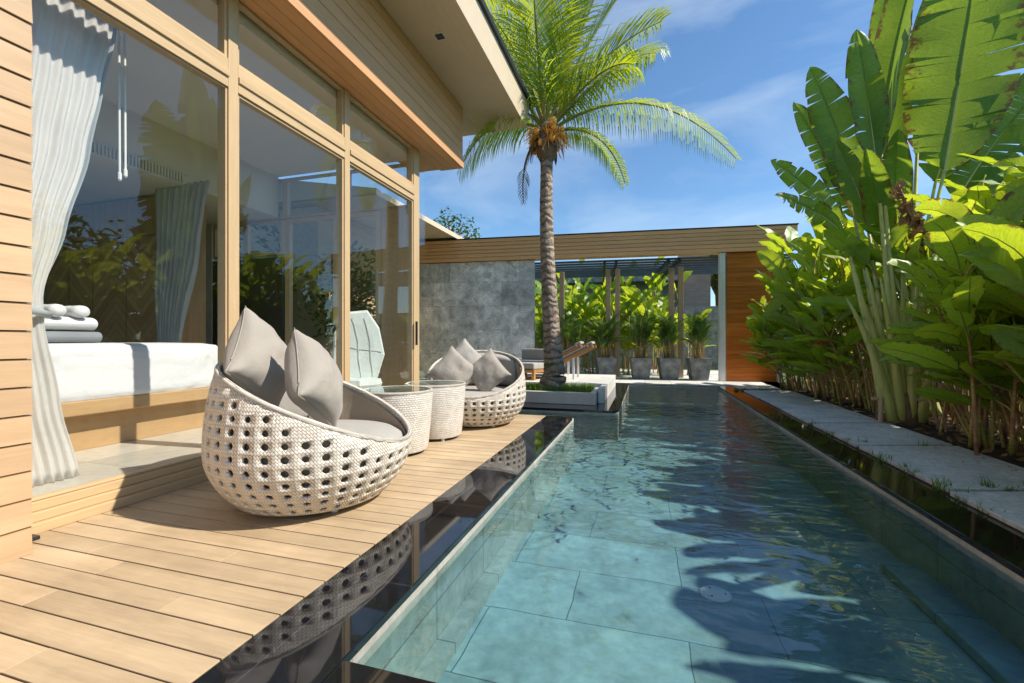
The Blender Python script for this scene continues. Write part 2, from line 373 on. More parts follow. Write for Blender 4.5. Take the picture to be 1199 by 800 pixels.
col = m.mix(.5, col, m.ramp(pn2, [(.35, (.55,.52,.5)), (.6, (1.1,1.1,1.1))]), 'MULTIPLY')
m.principled(col, .85, m.bump(m.math('ADD', wv.outputs['Fac'], pn), .7, .02)); M['trunk'] = m.m
# marble-like room floor
M['roomfloor'] = stone('room_floor_stone', (.62,.58,.50), (.6,.6), var=.08, rough=.25, vein=.2, jw=.003, scale=2)
# chevron veneer
m = NT('chevron_veneer'); sp = m.n('SeparateXYZ'); m.l(m.n('TexCoord').outputs['Object'], sp.inputs[0])
ax = m.math('PINGPONG', m.math('ADD', sp.outputs[0], 20), .48)
d = m.math('ADD', sp.outputs[2], ax); fr = m.math('FRACT', m.math('MULTIPLY', d, 8.0))
ln = m.math('LESS_THAN', fr, .09)
wn = m.n('TexWhiteNoise', noise_dimensions='1D'); m.l(m.math('FLOOR', m.math('MULTIPLY', d, 8.0)), wn.inputs['W'])
col = m.ramp(wn.outputs['Value'], [(0, (.34,.19,.09)), (1, (.52,.32,.16))])
col = m.mix(m.math('MULTIPLY', ln, .6), col, (.12,.06,.03)); m.principled(col, .45); M['chevron'] = m.m
# water
m = NT('pool_water'); v = m.coords('Object')
n1 = m.noise(m.coords('Object', (1,1,1)), 1.6, 2, .5, .3); n2 = m.noise(m.coords('Object', (1,2.0,1)), 4.2, 2, .5, .6); n3 = m.noise(m.coords('Object', (1,1.8,1)), 16, 1)
sy = m.n('SeparateXYZ'); m.l(v, sy.inputs[0])
far = m.n('MapRange'); far.inputs['From Min'].default_value = 2.6; far.inputs['From Max'].default_value = 6.0; far.inputs['To Min'].default_value = .15; far.inputs['To Max'].default_value = 1.0
m.l(sy.outputs[1], far.inputs[0])
h = m.math('ADD', m.math('MULTIPLY', n1, .8), m.math('MULTIPLY', far.outputs[0], m.math('ADD', m.math('MULTIPLY', n2, .75), m.math('MULTIPLY', n3, .03))))
nor = m.bump(h, .6, .07)
fr = m.n('Fresnel'); fr.inputs[0].default_value = 1.36; m.l(nor, fr.inputs['Normal'])
t = m.n('BsdfTransparent'); t.inputs[0].default_value = (.80,.945,.955,1)
g = m.n('BsdfGlossy'); g.inputs['Roughness'].default_value = .01; m.l(nor, g.inputs['Normal'])
mx = m.n('MixShader'); m.l(m.math('MULTIPLY', fr.outputs[0], 1.5), mx.inputs[0]); m.l(t.outputs[0], mx.inputs[1]); m.l(g.outputs[0], mx.inputs[2]); m.l(mx.outputs[0], m.out.inputs[0])
M['water'] = m.m

# ================================================= SETTING: ground, pool, deck, paths
XW, XD, XP, XR, XC, XS = -3.12, -1.276, -.915, 1.586, 1.88, 2.79     # window wall, deck edge, pool left, pool right, coping right, slab outer
PN, PF = 1.186, 10.95                                                # near and far pool edge
b = MB()
def sheet(x0, x1, y0, y1, z): b.add([(x0,y0,z),(x1,y0,z),(x1,y1,z),(x0,y1,z)], [(0,1,2,3)])
# ground ring leaving the pool basin open
S = 400
sheet(-S, -4.2, -S, S, -.02); sheet(2.0, S, -S, S, -.02); sheet(-4.2, 2.0, 11.2, S, -.02); sheet(-4.2, 2.0, -S, -1.2, -.02)
tag(b.build('ground', M['lawn']), kind='structure')
b = MB(); b.prism([(2.72,-6),(7.5,-6),(7.5,13.5),(2.72,12.2)], -.015, .012); tag(b.build('soil', M['soil']), kind='structure')
# pool basin
ZF, ZW = -.42, -.065
b = MB(); b.box(-4.3, 1.7, PN-.6, 11.2, ZF-.1, ZF); tag(b.build('pool_floor', M['pooltile']), kind='structure')
b = MB()
b.box(XP-.3, XP-.002, PN-.3, 5.95, ZF, -.10); b.box(XR+.002, XR+.3, PN-.6, 11.2, ZF, -.10)
b.box(-4.3, XR+.29, PF+.002, 11.2, ZF, -.101); b.box(-4.3, -.372, 6.56, 6.8, ZF, -.10); b.box(-.6, -.372, 6.79, 10.96, ZF, -.101)
b.box(-4.3, XP-.29, 5.7, 5.951, ZF, -.102); b.box(XP-.3, XR+.29, PN-.3, PN-.002, ZF, -.103)
b.box(XP+.0, XP+.09, PN, 5.95, ZF, ZF+.05)
tag(b.build('pool_wall', M['poolwall']), kind='structure')
b = MB()   # pale lip stone at the water line
b.box(XP-.31, XP, PN-.3, 5.953, -.099, -.034); b.box(XR, XR+.31, PN-.6, 11.2, -.099, -.034)
b.box(-.61, -.37, 6.56, 10.955, -.0985, -.034); b.box(-4.3, -.611, 6.558, 6.81, -.0985, -.034); b.box(-.369, XR-.001, PF, 11.2, -.0985, -.034)
tag(b.build('pool_lip', M['lipstone']), kind='structure')
b = MB(); sheet(-4.3, XR+.01, PN-.01, 11.0, ZW); tag(b.build('water', M['water']), kind='structure')
b = MB()   # sunken ledge on the right side of the pool
b.box(1.40, 1.60, 1.6, 3.3, ZF, ZF+.06); tag(b.build('pool_ledge', M['pooltile'], bevel=.01), kind='structure')
# black granite copings
b = MB()
b.prism([(XD+.002,-2), (XP+.004,-2), (XP+.004,5.80), (XP-.03,5.90), (XP-.12,5.965), (-4.3,5.965), (-4.3,5.87), (XD+.002,5.87)], -.033, .0)
b.prism([(XP+.0085,-2),(3.0,-2),(3.0,PN-.9),(XR+.0,PN-.9),(XR+.0,PN),(XP+.0085,PN)], -.033, .0)
tag(b.build('black_coping', M['granite'], bevel=.003), kind='structure')
b = MB()
b.box(XR-.006, XC, PN-.9, 11.25, -.033, .0)
tag(b.build('brown_coping', M['granite_r'], bevel=.003), kind='structure')
b = MB()
b.prism([(-.40,6.56),(-.375,6.62),(-.365,6.7),(-.365,10.948),(-4.3,10.948),(-4.3,6.53),(-.45,6.53)], -.033, .004)
tag(b.build('island_coping', M['granite'], bevel=.003), kind='structure')
# path of concrete slabs
b = MB()
js = [-1.0, .35, 1.5, 2.55, 3.60, 4.92, 6.10, 7.35, 8.6, 9.85]
for i, y in enumerate(js[:-1]):
    o1 = random.uniform(-.02,.02); skew = .26
    b.prism([(XC+.03+o1, y+.03), (XS+o1, y+.03+skew), (XS+o1, js[i+1]-.03+skew), (XC+.03+o1, js[i+1]-.03)], -.01, .03)
tag(b.build('path', M['slab'], bevel=.006), kind='structure')
b = MB(); b.box(XC+.002, 2.75, -2, 11.2, -.03, .004); tag(b.build('path_bed', M['soil']), kind='structure')
# white paving at the back of the pool
b = MB(); b.prism([(-.4,10.952),(XC-.004,10.952),(XC+.01,10.2),(2.85,10.5),(3.3,12.4),(-.3,12.0)], -.02, .012)
b.prism([(-5.5,10.96),(-.41,10.955),(-.31,12.0),(3.3,12.41),(3.6,16.5),(-5.5,16.5)], -.02, .010)
tag(b.build('paving', M['whitestone']), kind='structure')
# deck boards
b = MB(); y = -2.0; pitch = .1185; k = 0
while y < 5.86:
    y1 = min(y+pitch-.006, 5.862)
    cuts = [-4.0, random.uniform(-2.7,-2.2) if k % 3 else random.uniform(-1.9,-1.6), XD-.002]
    for a, c in zip(cuts, cuts[1:]):
        b.box(a+.001, c-.001, y, y1, -.03, .0+random.uniform(-.0008,.0008))
    y += pitch; k += 1
tag(b.build('deck', M['deck'], bevel=.002), kind='structure')
b = MB(); b.box(-4.3, XD-.003, -2, 5.86, -.25, -.04); tag(b.build('deck_base', M['black']), kind='structure')

# ================================================= VILLA
villa = thing('villa', 'timber clad villa with large glass windows and deep eaves beside the pool deck', 'house', (-3.1, 1.5, 0))
vo = Vector((3.1, -1.5, 0))
def V(mb): mb.v = [(p[0]+vo.x, p[1]+vo.y, p[2]+vo.z) for p in mb.v]; return mb
# cladding of the projecting bay nearest the camera
b = MB(); z = 0.0; pz = .1315
while z < 4.65:
    zt = min(z+pz-.004, 4.66)
    p = [(-2.765,-3,z),(-2.765,1.36,z),(-2.775,1.36,zt),(-2.775,-3,zt),(-2.80,-3,z),(-2.80,1.36,z),(-2.80,1.36,zt),(-2.80,-3,zt)]
    b.add(p, [(0,1,2,3),(4,7,6,5),(0,4,5,1),(3,2,6,7),(1,5,6,2),(0,3,7,4)])
    z += pz
V(b).build('cladding', M['clad'], villa, bevel=.0015)
b = MB(); b.box(-3.3, -2.801, -3, 1.355, 0, 4.66); V(b).build('wall_core', M['bulk'], villa)
# bulkhead over the windows
YB = 6.48
b = MB()
zz = [3.72, 3.86] + [3.86+.135*i for i in range(1, 7)]
for i in range(len(zz)-1):
    b.box(-2.76, -2.73 if i == 0 else -2.742, 1.362, YB if i == 0 else YB-.012, zz[i]+.003, zz[i+1]-.003)
V(b).build('bulkhead', M['bulk'], villa, bevel=.002)
b = MB(); b.box(-3.6, -2.761, 1.362, YB-.03, 3.735, 4.664); V(b).build('bulkhead_core', M['bulk'], villa)
b = MB()
for i in range(3):
    b.box(-3.118+.12*i+.002, -3.118+.12*(i+1)-.002, 1.362, YB-.014, 3.722, 3.734)
V(b).build('window_head', M['bulk'], villa)
b = MB()   # eave soffit with fine board joints
for i in range(9):
    x0 = -2.76+.091*i; b.box(x0+.0006, x0+.0904, -3, 7.36, 4.668, 4.69)
b.box(-7, -2.762, YB-.03, 7.36, 4.668, 4.69)
V(b).build('soffit', M['paintsoffit'], villa)
b = MB(); b.add([(-1.94,-3,4.66),(-1.90,-3,5.05),(-1.94,7.38,4.66),(-1.90,7.38,5.05),(-1.99,-3,4.66),(-1.99,7.38,4.66),(-1.99,-3,5.05),(-1.99,7.38,5.05)],
     [(0,2,3,1),(0,4,5,2),(4,6,7,5),(2,5,7,3),(0,1,6,4),(1,3,7,6)])
V(b).build('fascia', M['paintsoffit'], villa)
b = MB(); b.box(-1.99, -1.86, -3, 7.42, 5.052, 5.13); V(b).build('gutter', M['dark_metal'], villa)
b = MB(); b.add([(-1.95,-3,5.0),(-9,-3,7.2),(-9,7.36,7.2),(-1.95,7.36,5.0),(-1.95,-3,4.95),(-9,-3,4.71),(-9,7.36,4.71),(-1.95,7.36,4.71)],
     [(0,3,2,1),(3,7,6,2),(4,5,6,7),(0,1,5,4),(1,2,6,5)]); V(b).build('roof', M['dark_metal'], villa)
b = MB(); q = G(515, 43, 4.66); b.box(q.x-.05, q.x+.05, q.y-.05, q.y+.05, 4.655, 4.667); V(b).build('downlight', M['black'], villa, bevel=.004)
b = MB(); b.box(q.x-.065, q.x+.065, q.y-.065, q.y+.065, 4.660, 4.6675); V(b).build('downlight_trim', M['plastic'], villa, bevel=.002)
# stepped sill
b = MB(); b.box(-3.14, -3.02, 1.37, 5.72, .0, .052); b.box(-3.15, -3.055, 1.37, 5.715, .053, .10); b.box(-3.16, -3.085, 1.37, 5.71, .101, .150)
V(b).build('sill', M['frameh'], villa, bevel=.004)
# columns between windows and the transom
ms = [(1.37,1.46), (2.665,2.75), (4.055,4.14), (5.54,5.70)]
for a, c in ms:
    b = MB(); b.box(-3.20, -3.085, a, c, .151, 3.72); V(b).build('column', M['frame'], villa, bevel=.004)
ZT0, ZT1 = 2.97, 3.19
b = MB()
for (a, c), (a2, c2) in zip(ms, ms[1:]):
    b.box(-3.185, -3.085, c+.001, a2-.001, ZT0, ZT1); b.box(-3.184, -3.07, c+.001, a2-.001, ZT0+.075, ZT0+.125)
V(b).build('transom', M['frameh'], villa, bevel=.004)
def window(x0, x1, yy0, yy1, z0, z1, fw, fr=None, handle=None, xp=-3.13, dark=False):
    b = MB(); X0, X1 = xp-.03, xp+.03
    b.box(X0, X1, yy0, yy0+fw, z0, z1); b.box(X0, X1, yy1-fw, yy1, z0, z1)
    b.box(X0+.001, X1-.001, yy0+fw, yy1-fw, z0, z0+fw); b.box(X0+.001, X1-.001, yy0+fw, yy1-fw, z1-fw, z1)
    f = V(b).build('window', M['frameh'], villa, bevel=.003)
    b = MB(); b.box(xp-.006, xp+.006, yy0+fw-.005, yy1-fw+.005, z0+fw-.005, z1-fw+.005); V(b).build('pane', M['glass'], f)
    if handle:
        b = MB(); b.box(X1, X1+.03, handle-.012, handle+.012, 1.0, 1.28); V(b).build('handle', M['black'], f, bevel=.004)
for (a, c), (a2, c2), fw in zip(ms, ms[1:], (.014, .022, .022)):
    window(0, 0, c+.001, a2-.001, .152, ZT0-.001, fw)
    window(0, 0, c+.001, a2-.001, ZT1+.001, 3.718, .022)
b = MB(); b.box(-3.058, -3.03, 5.53, 5.555, .95, 1.28); V(b).build('handle', M['black'], villa, bevel=.004)
b = MB(); b.box(-3.13, -3.115, 5.702, 5.93, .01, 3.72); V(b).build('corner_glass', M['glass'], villa)
b = MB(); b.box(-3.135, -3.03, 1.385, 1.50, .001, .018)
# room shell
b = MB(); b.box(-8.6, -3.16, 1.0, 5.72, .05, .165); b.box(-8.6,-3.16,-3,.999,.05,.165); V(b).build('room_floor', M['roomfloor'], villa)
b = MB(); b.box(-5.6, -3.19, -3, 5.72, 3.62, 3.72); b.box(-9, -5.601, -3, 5.72, 2.98, 3.72); V(b).build('room_ceiling', M['ceil'], villa)
b = MB(); b.box(-9, -8.6, -3, 5.72, 0, 3.7); b.box(-8.6,-7.0,5.73,5.85,.1,3.7)
V(b).build('room_wall', M['render'], villa)
b = MB()
yy = 1.0
while yy < 4.2: b.box(-5.599, -5.58, yy, yy+.018, 3.0, 3.11); yy += .036
b.box(-5.5995, -5.586, 1.0, 4.25, 2.985, 3.0); b.box(-5.5995, -5.586, 1.0, 4.25, 3.11, 3.125)
V(b).build('air_grille', M['render'], villa)
# end wall: dark panel, timber door frames with glass
b = MB(); b.box(-7.0, -5.55, 5.74, 5.84, .1, 2.35); V(b).build('dark_wall', plain('dark_panel', (.05,.045,.035), .6), villa)
for x0, x1, z0, z1 in [(-7.0,-6.3,2.40,2.95),(-6.3,-5.55,2.40,2.95),(-5.5,-4.5,.166,2.95),(-4.5,-3.75,.166,2.95),(-7.0,-5.5,2.96,3.6),(-5.5,-4.35,2.96,3.6),(-4.35,-3.2,2.96,3.6)]:
    fw = .09 if z0 < 1 else .045
    b = MB(); b.box(x0+.001, x0+fw, 5.75, 5.82, z0, z1); b.box(x1-fw, x1-.001, 5.75, 5.82, z0, z1)
    b.box(x0+fw, x1-fw, 5.751, 5.819, z0, z0+fw*.7); b.box(x0+fw, x1-fw, 5.751, 5.819, z1-fw*.7, z1)
    f = V(b).build('rear_window', M['frame'], villa, bevel=.003)
    b = MB(); b.box(x0+fw-.004, x1-fw+.004, 5.78, 5.792, z0+fw*.7-.004, z1-fw*.7+.004); V(b).build('pane', M['glass'], f)
b = MB(); b.box(-3.74, -3.21, 5.745, 5.82, .166, 2.955); V(b).build('stacked_door_frame', M['frame'], villa, bevel=.004)
for hx in (-3.78, -4.55):
    b = MB(); b.box(hx-.012, hx+.012, 5.71, 5.744, .95, 1.25); V(b).build('handle', M['black'], villa)
b = MB(); b.box(-2.99,-2.93,1.37,1.47,.001,.02); V(b).build('door_stop', M['black'], villa, bevel=.003)

# rear wing with its own eave
wing = thing('rear_wing', 'low wing with pale soffit and thin roof behind the glass corner', 'building', (-6.5, 9.5, 0))
def PL(mb, t): mb.v = [(p[0]-t.location.x, p[1]-t.location.y, p[2]-t.location.z) for p in mb.v]; return mb
b = MB(); b.box(-9, -5.02, 7.6, 12.45, 3.875, 3.90); PL(b, wing).build('soffit', M['paintsoffit'], wing)
b = MB(); b.add([(-5.0,7.5,3.86),(-5.0,12.5,3.86),(-5.0,12.5,3.98),(-5.0,7.5,3.98),(-9,7.5,4.7),(-9,12.5,4.7),(-9,12.5,3.91),(-9,7.5,3.91),(-5.05,7.5,3.91),(-5.05,12.5,3.91)],
   [(0,1,2,3),(3,2,5,4),(1,9,6,5,2),(0,3,4,7,8),(8,7,6,9),(0,8,9,1)]); PL(b, wing).build('roof', M['paintsoffit'], wing)
b = MB(); b.box(-9, -6.6, 7.8, 11.0, 0, 3.87); PL(b, wing).build('wall', M['clad'], wing)

# ================================================= BACK STRUCTURE (beam, stone wall, red wall, posts, pergola)
A0 = Vector((3.08, 12.18, 0)); AD = Vector((-6.53, -.63, 0)); ang = math.atan2(.63, 6.53)
BM = Matrix.Translation(A0) @ Matrix.Rotation(ang, 4, 'Z')       # local x to the right, y away from camera
def bk(px):   # local x of a photo column on the back plane
    r = ray(px, 400); inv = BM.inverted(); o = inv @ Vector((0,0,1)); d = inv.to_3x3() @ r
    return (o + d*(-o.y/d.y)).x
def place(o): o.matrix_world = BM; return o
bt = place(thing('beam', 'long timber clad beam spanning above the stone wall and the pool end', 'beam'))
b = MB(); x0 = bk(470); x1 = bk(932)
for i in range(6):
    xs = [x0] + sorted(random.uniform(x0, x1) for _ in range(3)) + [x1]
    for p, q in zip(xs, xs[1:]): b.box(p+.001, q-.001, -.10, -.07, 3.20+.1*i+.006, 3.20+.1*(i+1)-.006)
b.build('cladding', M['beam'], bt)
b = MB(); b.box(x0, x1, -.069, .25, 3.21, 3.80); b.build('core', M['bulk'], bt)
b = MB(); b.box(x0-.02, x1+.02, -.12, .27, 3.802, 3.825); b.build('capping', M['dark_metal'], bt)
b = MB(); b.box(bk(480), bk(625), .0, .22, 0, 3.19); o = b.build('stone_wall', M['greystone'], bevel=.004); o.matrix_world = BM
tag(o, 'mottled grey stone tile wall behind the far wicker chair', 'wall')
b = MB(); z = .02
while z < 3.17:
    b.box(bk(851), bk(909), .0, .05, z, min(z+.112, 3.19)-.002); z += .112
rw = place(thing('red_wall', 'glossy red brown horizontal timber board wall at the pool end', 'wall'))
b.build('boards', M['red'], rw, bevel=.0015)
b = MB(); b.box(bk(851), bk(909), .051, .15, 0, 3.19); b.build('core', M['bulk'], rw)
for px, lab in ((845.5, 'pale steel post between the pergola opening and the red timber wall'), (913, 'pale steel post at the planted end of the red timber wall')):
    b = MB(); b.box(bk(px)-.06, bk(px)+.06, -.06, .12, 0, 3.19); o = b.build('steel_post', M['steel'], bevel=.004); o.matrix_world = BM; tag(o, lab, 'post')
pg = place(thing('pergola', 'dark steel slatted pergola roof over the potted palms', 'pergola'))
gx0, gx1 = bk(627), bk(841)
for i in range(8):
    b = MB(); b.box(gx0-.6, gx1+2.2, .42+.40*i, .50+.40*i, 3.15, 3.20); b.build('slat', M['slat_metal'], pg)
for px in (640, 708, 722, 785, 798):
    b = MB(); xx = bk(px); b.box(xx-.03, xx+.03, .26, 4.0, 3.04, 3.155); b.build('rafter', M['dark_metal'], pg)
for px, dy in ((658,1.2),(712,1.0),(723,1.0),(786,1.0),(797,1.0)):
    lx = bk(px) + (dy*.02)
    r = ray(px, 400); inv = BM.inverted(); o0 = inv @ Vector((0,0,1)); d = inv.to_3x3() @ r; tt = (dy-o0.y)/d.y; lx = (o0+d*tt).x
    b = MB(); b.box(lx-.065, lx+.065, dy-.06, dy+.06, 0, 3.03); b.build('post', M['post'], pg, bevel=.004)
# far court wall and brick house
b = MB(); b.box(-8, 4.2, 5.6, 5.8, 0, 2.3); o = b.build('boundary_wall', M['concrete']); o.matrix_world = BM; tag(o, 'dark rendered boundary wall behind the leafy court plants', 'wall')
bh = place(thing('neighbour_house', 'pinkish brick house with grey roof edge seen through the pergola', 'house'))
m = NT('pink_brick'); br = m.n('TexBrick'); br.inputs['Scale'].default_value = 1; br.inputs['Brick Width'].default_value = .26; br.inputs['Row Height'].default_value = .09; br.inputs['Mortar Size'].default_value = .008
br.inputs['Color1'].default_value = (.50,.30,.22,1); br.inputs['Color2'].default_value = (.58,.37,.28,1); br.inputs['Mortar'].default_value = (.38,.28,.23,1)
sp = m.n('SeparateXYZ'); m.l(m.n('TexCoord').outputs['Object'], sp.inputs[0]); cb = m.n('CombineXYZ'); m.l(sp.outputs[0], cb.inputs[0]); m.l(sp.outputs[2], cb.inputs[1]); m.l(cb.outputs[0], br.inputs['Vector']); m.principled(br.outputs['Color'], .85)
def lx_at(px, dy):
    r = ray(px, 400); inv = BM.inverted(); o0 = inv @ Vector((0,0,1)); d = inv.to_3x3() @ r; return (o0+d*((dy-o0.y)/d.y)).x
b = MB(); b.box(lx_at(799, 8), lx_at(832, 8), 8, 12, 0, 4.8); b.build('wall', m.m, bh)
b = MB(); b.box(lx_at(640, 8.5), lx_at(798, 8.5), 8.5, 12, 0, 3.54); b.build('side_wall', plain('grey_green_render', (.30,.31,.26), .8, .2), bh)  # side wall in its own dull grey-green render colour
b = MB(); b.box(lx_at(620, 8), lx_at(800, 8)-.02, 7.6, 12.5, 3.55, 3.92); b.build('roof', M['concrete'], bh)

# ================================================= ISLAND TERRACE
b = MB(); b.box(-4.3, -.63, 8.02, 10.25, .0045, .25); b.box(-.72, -.632, 7.25, 8.019, .005, .248)
tag(b.build('terrace', M['whitestone'], bevel=.004), kind='structure')
pl = thing('planter', 'low white planter box around the palm trunk', 'planter', (-1.6, 7.5, 0))
b = MB()
b.box(-3.2, -.735, 7.0, 7.09, .006, .195); b.box(-.825, -.735, 7.091, 8.0, .0065, .195); b.box(-3.2,-3.11,7.091,8.0,.0065,.195); b.box(-3.109,-.826,7.93,8.0,.0065,.19)
PL(b, pl).build('box', M['planterwhite'], pl, bevel=.006)
b = MB(); b.box(-3.109, -.826, 7.091, 7.929, .01, .15); PL(b, pl).build('soil', M['soil'], pl)
b = MB()
def blade(b, p, h, lean, az, w=.006):
    d = Vector((math.cos(az), math.sin(az), 0)); s = Vector((-d.y, d.x, 0))
    a = p; m1 = p+d*lean*.35+Vector((0,0,h*.6)); t = p+d*lean+Vector((0,0,h))
    b.add([a-s*w, a+s*w, m1+s*w*.8, m1-s*w*.8, t], [(0,1,2,3),(3,2,4)], [(0,.2),(0,.8),(.1,.8),(.1,.2),(.2,.5)])
for i in range(3800):
    blade(b, Vector((random.uniform(-3.08,-.84), random.uniform(7.10,7.9), .15)), random.uniform(.05,.15), random.uniform(.01,.08), random.uniform(0,6.28))
o = b.build('grass', M['grass']); tag(o, 'bright short grass growing in the white planter', 'grass', kind='stuff')
b = MB()   # weeds in slab joints
for (cx, cy, rx, ry, n) in ((1.95,3.62,.08,.05,30),(2.35,3.75,.35,.05,130),(2.6,3.85,.15,.04,50),(1.91,4.35,.03,.4,80),(1.91,3.2,.03,.3,40),(2.1,9.95,.35,.05,260),(2.3,5.05,.3,.03,25),(1.91,5.6,.03,.6,50)):
    for i in range(max(3, n//9)):
        tx, ty = random.gauss(cx,rx*.6), random.gauss(cy,ry*.6); sz = random.uniform(.4, 1.0)
        for q in range(random.randint(6, 26)):
            blade(b, Vector((tx+random.gauss(0,.018), ty+random.gauss(0,.018), .003)), random.uniform(.03,.11)*sz, random.uniform(.02,.09)*sz, random.uniform(0,6.28), .0028)
tag(b.build('weeds', M['grass']), 'thin green weeds growing in the joints of the path', 'weeds', kind='stuff')

# loungers on the terrace
def lounger():
    t = thing('sun_lounger', '', 'sun lounger')
    b = MB()
    for s in (-.3, .3): b.box(-1.2, 0, s-.025, s+.025, .26, .32)
    for s in (-.3, .3):
        mtx = Matrix.Translation((0, s, .30)) @ Matrix.Rotation(-R(27), 4, 'Y'); b.box(-.02, .78, -.024, .024, -.03, .03, mtx)
    for i in range(12): b.box(-1.18+.1*i, -1.12+.1*i, -.274, .274, .285, .305)
    for i in range(8):
        mtx = Matrix.Translation((0, 0, .30)) @ Matrix.Rotation(-R(27), 4, 'Y'); b.box(.02+.095*i, .08+.095*i, -.274, .274, .01, .028, mtx)
    b.build('frame', M['teak'], t, bevel=.004)
    for x, y in ((-1.1,-.3),(-1.1,.3),(.32,-.3),(.32,.3)):
        b = MB(); b.box(x-.02, x+.02, y-.02, y+.02, 0, .259 if x < 0 else .46); b.build('leg', M['plastic'], t)
    b = MB(); b.box(-1.15, -.0, -.27, .27, .322, .37)
    mtx = Matrix.Translation((0, 0, .30)) @ Matrix.Rotation(-R(27), 4, 'Y'); b.box(.03, .70, -.27, .27, .03, .075, mtx)
    b.build('mattress', M['greyfab'], t, bevel=.015)
    b = MB(); b.box(.66, .80, -.25, .25, .05, .11, mtx); b.build('headrest', M['cushion2'], t, bevel=.02)
    return t
l1 = lounger(); l1.location = (-1.66, 9.0, .25); l1['label'] = 'teak sun lounger with grey pad on the terrace, nearer of the two'; l1['group'] = 'sun loungers on the terrace'
l2 = copy_tree(l1); l2.location = (-1.98, 9.7, .25); l2['label'] = 'teak sun lounger with grey pad on the terrace, partly behind the palm and farther back'
ac = thing('armchair', 'white cushioned teak armchair on the terrace left of the palm trunk', 'armchair', (-2.25, 8.75, .25), R(-20))
b = MB(); b.box(-.35,.35,-.35,.35,.14,.2); 
for x,y in ((-.32,-.32),(.32,-.32),(-.32,.32),(.32,.32)): b.box(x-.03,x+.03,y-.03,y+.03,0,.139)
b.build('frame', M['teak'], ac, bevel=.005)
b = MB(); b.box(-.33,.33,-.33,.30,.202,.33); b.build('seat', M['cushion2'], ac, bevel=.03)
b = MB(); b.box(-.35,.35,.2,.34,.335,.60); b.build('backrest', M['cushion2'], ac, bevel=.04)

# ================================================= RATTAN CHAIRS
def rho(z):
    zm = .36
    return .60 - .175*((zm-z)/.33)**2 if z < zm else .60 - .07*((z-zm)/.5)**2
def zrim(a): return (.615 + .255*math.cos(a) if math.cos(a) > 0 else .615 + .235*math.cos(a)) + .05*math.sin(a)**2   # a = 0 is the back
def chair_shell():
    b = MB(); NC = 38; dz = .0715; zb = .045
    # profile by arc length
    prof = []; z = zb; s = 0; prof.append((0, z)); step = .002
    while z < .95:
        z2 = z+step; s += math.hypot(step, rho(z2)-rho(z)); z = z2; prof.append((s, z))
    def zs(s_):
        i = min(range(0, len(prof)), key=lambda k: abs(prof[k][0]-s_)) if False else int(s_/prof[-1][0]*(len(prof)-1))
        i = max(0, min(i, len(prof)-1))
        while i < len(prof)-1 and prof[i][0] < s_: i += 1
        while i > 0 and prof[i-1][0] >= s_: i -= 1
        return prof[i][1]
    NR = int(prof[-1][0]/.07)+1
    zr = [zs(k*.07) for k in range(NR)]
    def P(a, z): 
        r = rho(z); return Vector((r*math.cos(a), r*math.sin(a), z))
    for c in range(NC):
        a0 = 2*PI*c/NC; a1 = 2*PI*(c+1)/NC
        for k in range(NR-1):
            z0, z1 = zr[k], zr[k+1]
            t0 = min(zrim(a0), .94); t1 = min(zrim(a1), .94)
            if z0 >= max(t0, t1)-.001: continue
            whole = z1 <= min(t0, t1)-.006
            if whole:
                am = (a0+a1)/2; zm = (z0+z1)/2
                ho = [(a0,z0),(am,z0),(a1,z0),(a1,zm),(a1,z1),(am,z1),(a0,z1),(a0,zm)]
                n = 12; rr = .0190*random.uniform(.9,1.08)
                outer = []; 
                # 12 outer points round the cell, 12 on the hole
                per = [(a0,z0),(a0+(a1-a0)/3,z0),(a0+2*(a1-a0)/3,z0),(a1,z0),(a1,z0+(z1-z0)/3),(a1,z0+2*(z1-z0)/3),(a1,z1),(a0+2*(a1-a0)/3,z1),(a0+(a1-a0)/3,z1),(a0,z1),(a0,z0+2*(z1-z0)/3),(a0,z0+(z1-z0)/3)]
                vs = [P(*q) for q in per]; rad = rho(zm)
                for i in range(n):
                    th = -3*PI/4 + 2*PI*i/n
                    vs.append(P(am+rr*math.cos(th)*1.08/rad, zm+rr*math.sin(th)*(z1-z0)/.07))
                uv = [(q[0]/(2*PI)*NC*4, q[1]/.07*4) for q in per]+[((am+rr*math.cos(-3*PI/4+2*PI*i/n)/rad)/(2*PI)*NC*4, (zm+rr*math.sin(-3*PI/4+2*PI*i/n))/.07*4) for i in range(n)]
                b.add(vs, [(i, (i+1) % n, n+(i+1) % n, n+i) for i in range(n)], uv)
            else:
                q = [(a0,min(z0,t0)),(a1,min(z0,t1)),(a1,min(z1,t1)),(a0,min(z1,t0))]
                b.add([P(*x) for x in q], [(0,1,2,3)], [(x[0]/(2*PI)*NC*4, x[1]/.07*4) for x in q])
    return b
def pillow_mb(w, h, T, seed=0, corner=.10):
    b = MB(); rnd = random.Random(seed); ph = [rnd.uniform(0, 6) for _ in range(6)]
    def f(sign):
        def g(u, v):
            x = 2*u-1; y = 2*v-1
            ex = 1-corner*(1-abs(y)**2.2)*abs(x)**3; ey = 1-corner*(1-abs(x)**2.2)*abs(y)**3
            t = T*((1-abs(x)**2.4)*(1-abs(y)**2.4))**.52
            cr = .016*noise.noise(Vector((x*1.8+seed*7, y*1.8, sign)))*(1-max(abs(x),abs(y))**4) + .012*abs(noise.noise(Vector((x*3.1+seed, y*1.3+x*1.5, sign*3))))*(1-max(abs(x),abs(y))**6) + .008*math.sin(11*(x*y)+ph[2])*(1-max(abs(x),abs(y))**6)*(abs(x*y))
            return Vector((x*w/2*ex, sign*(t/2+cr*1.0), y*h/2*ey))
        return g
    b.grid(f(-1), 40, 40); b.grid(f(1), 40, 40)
    return b
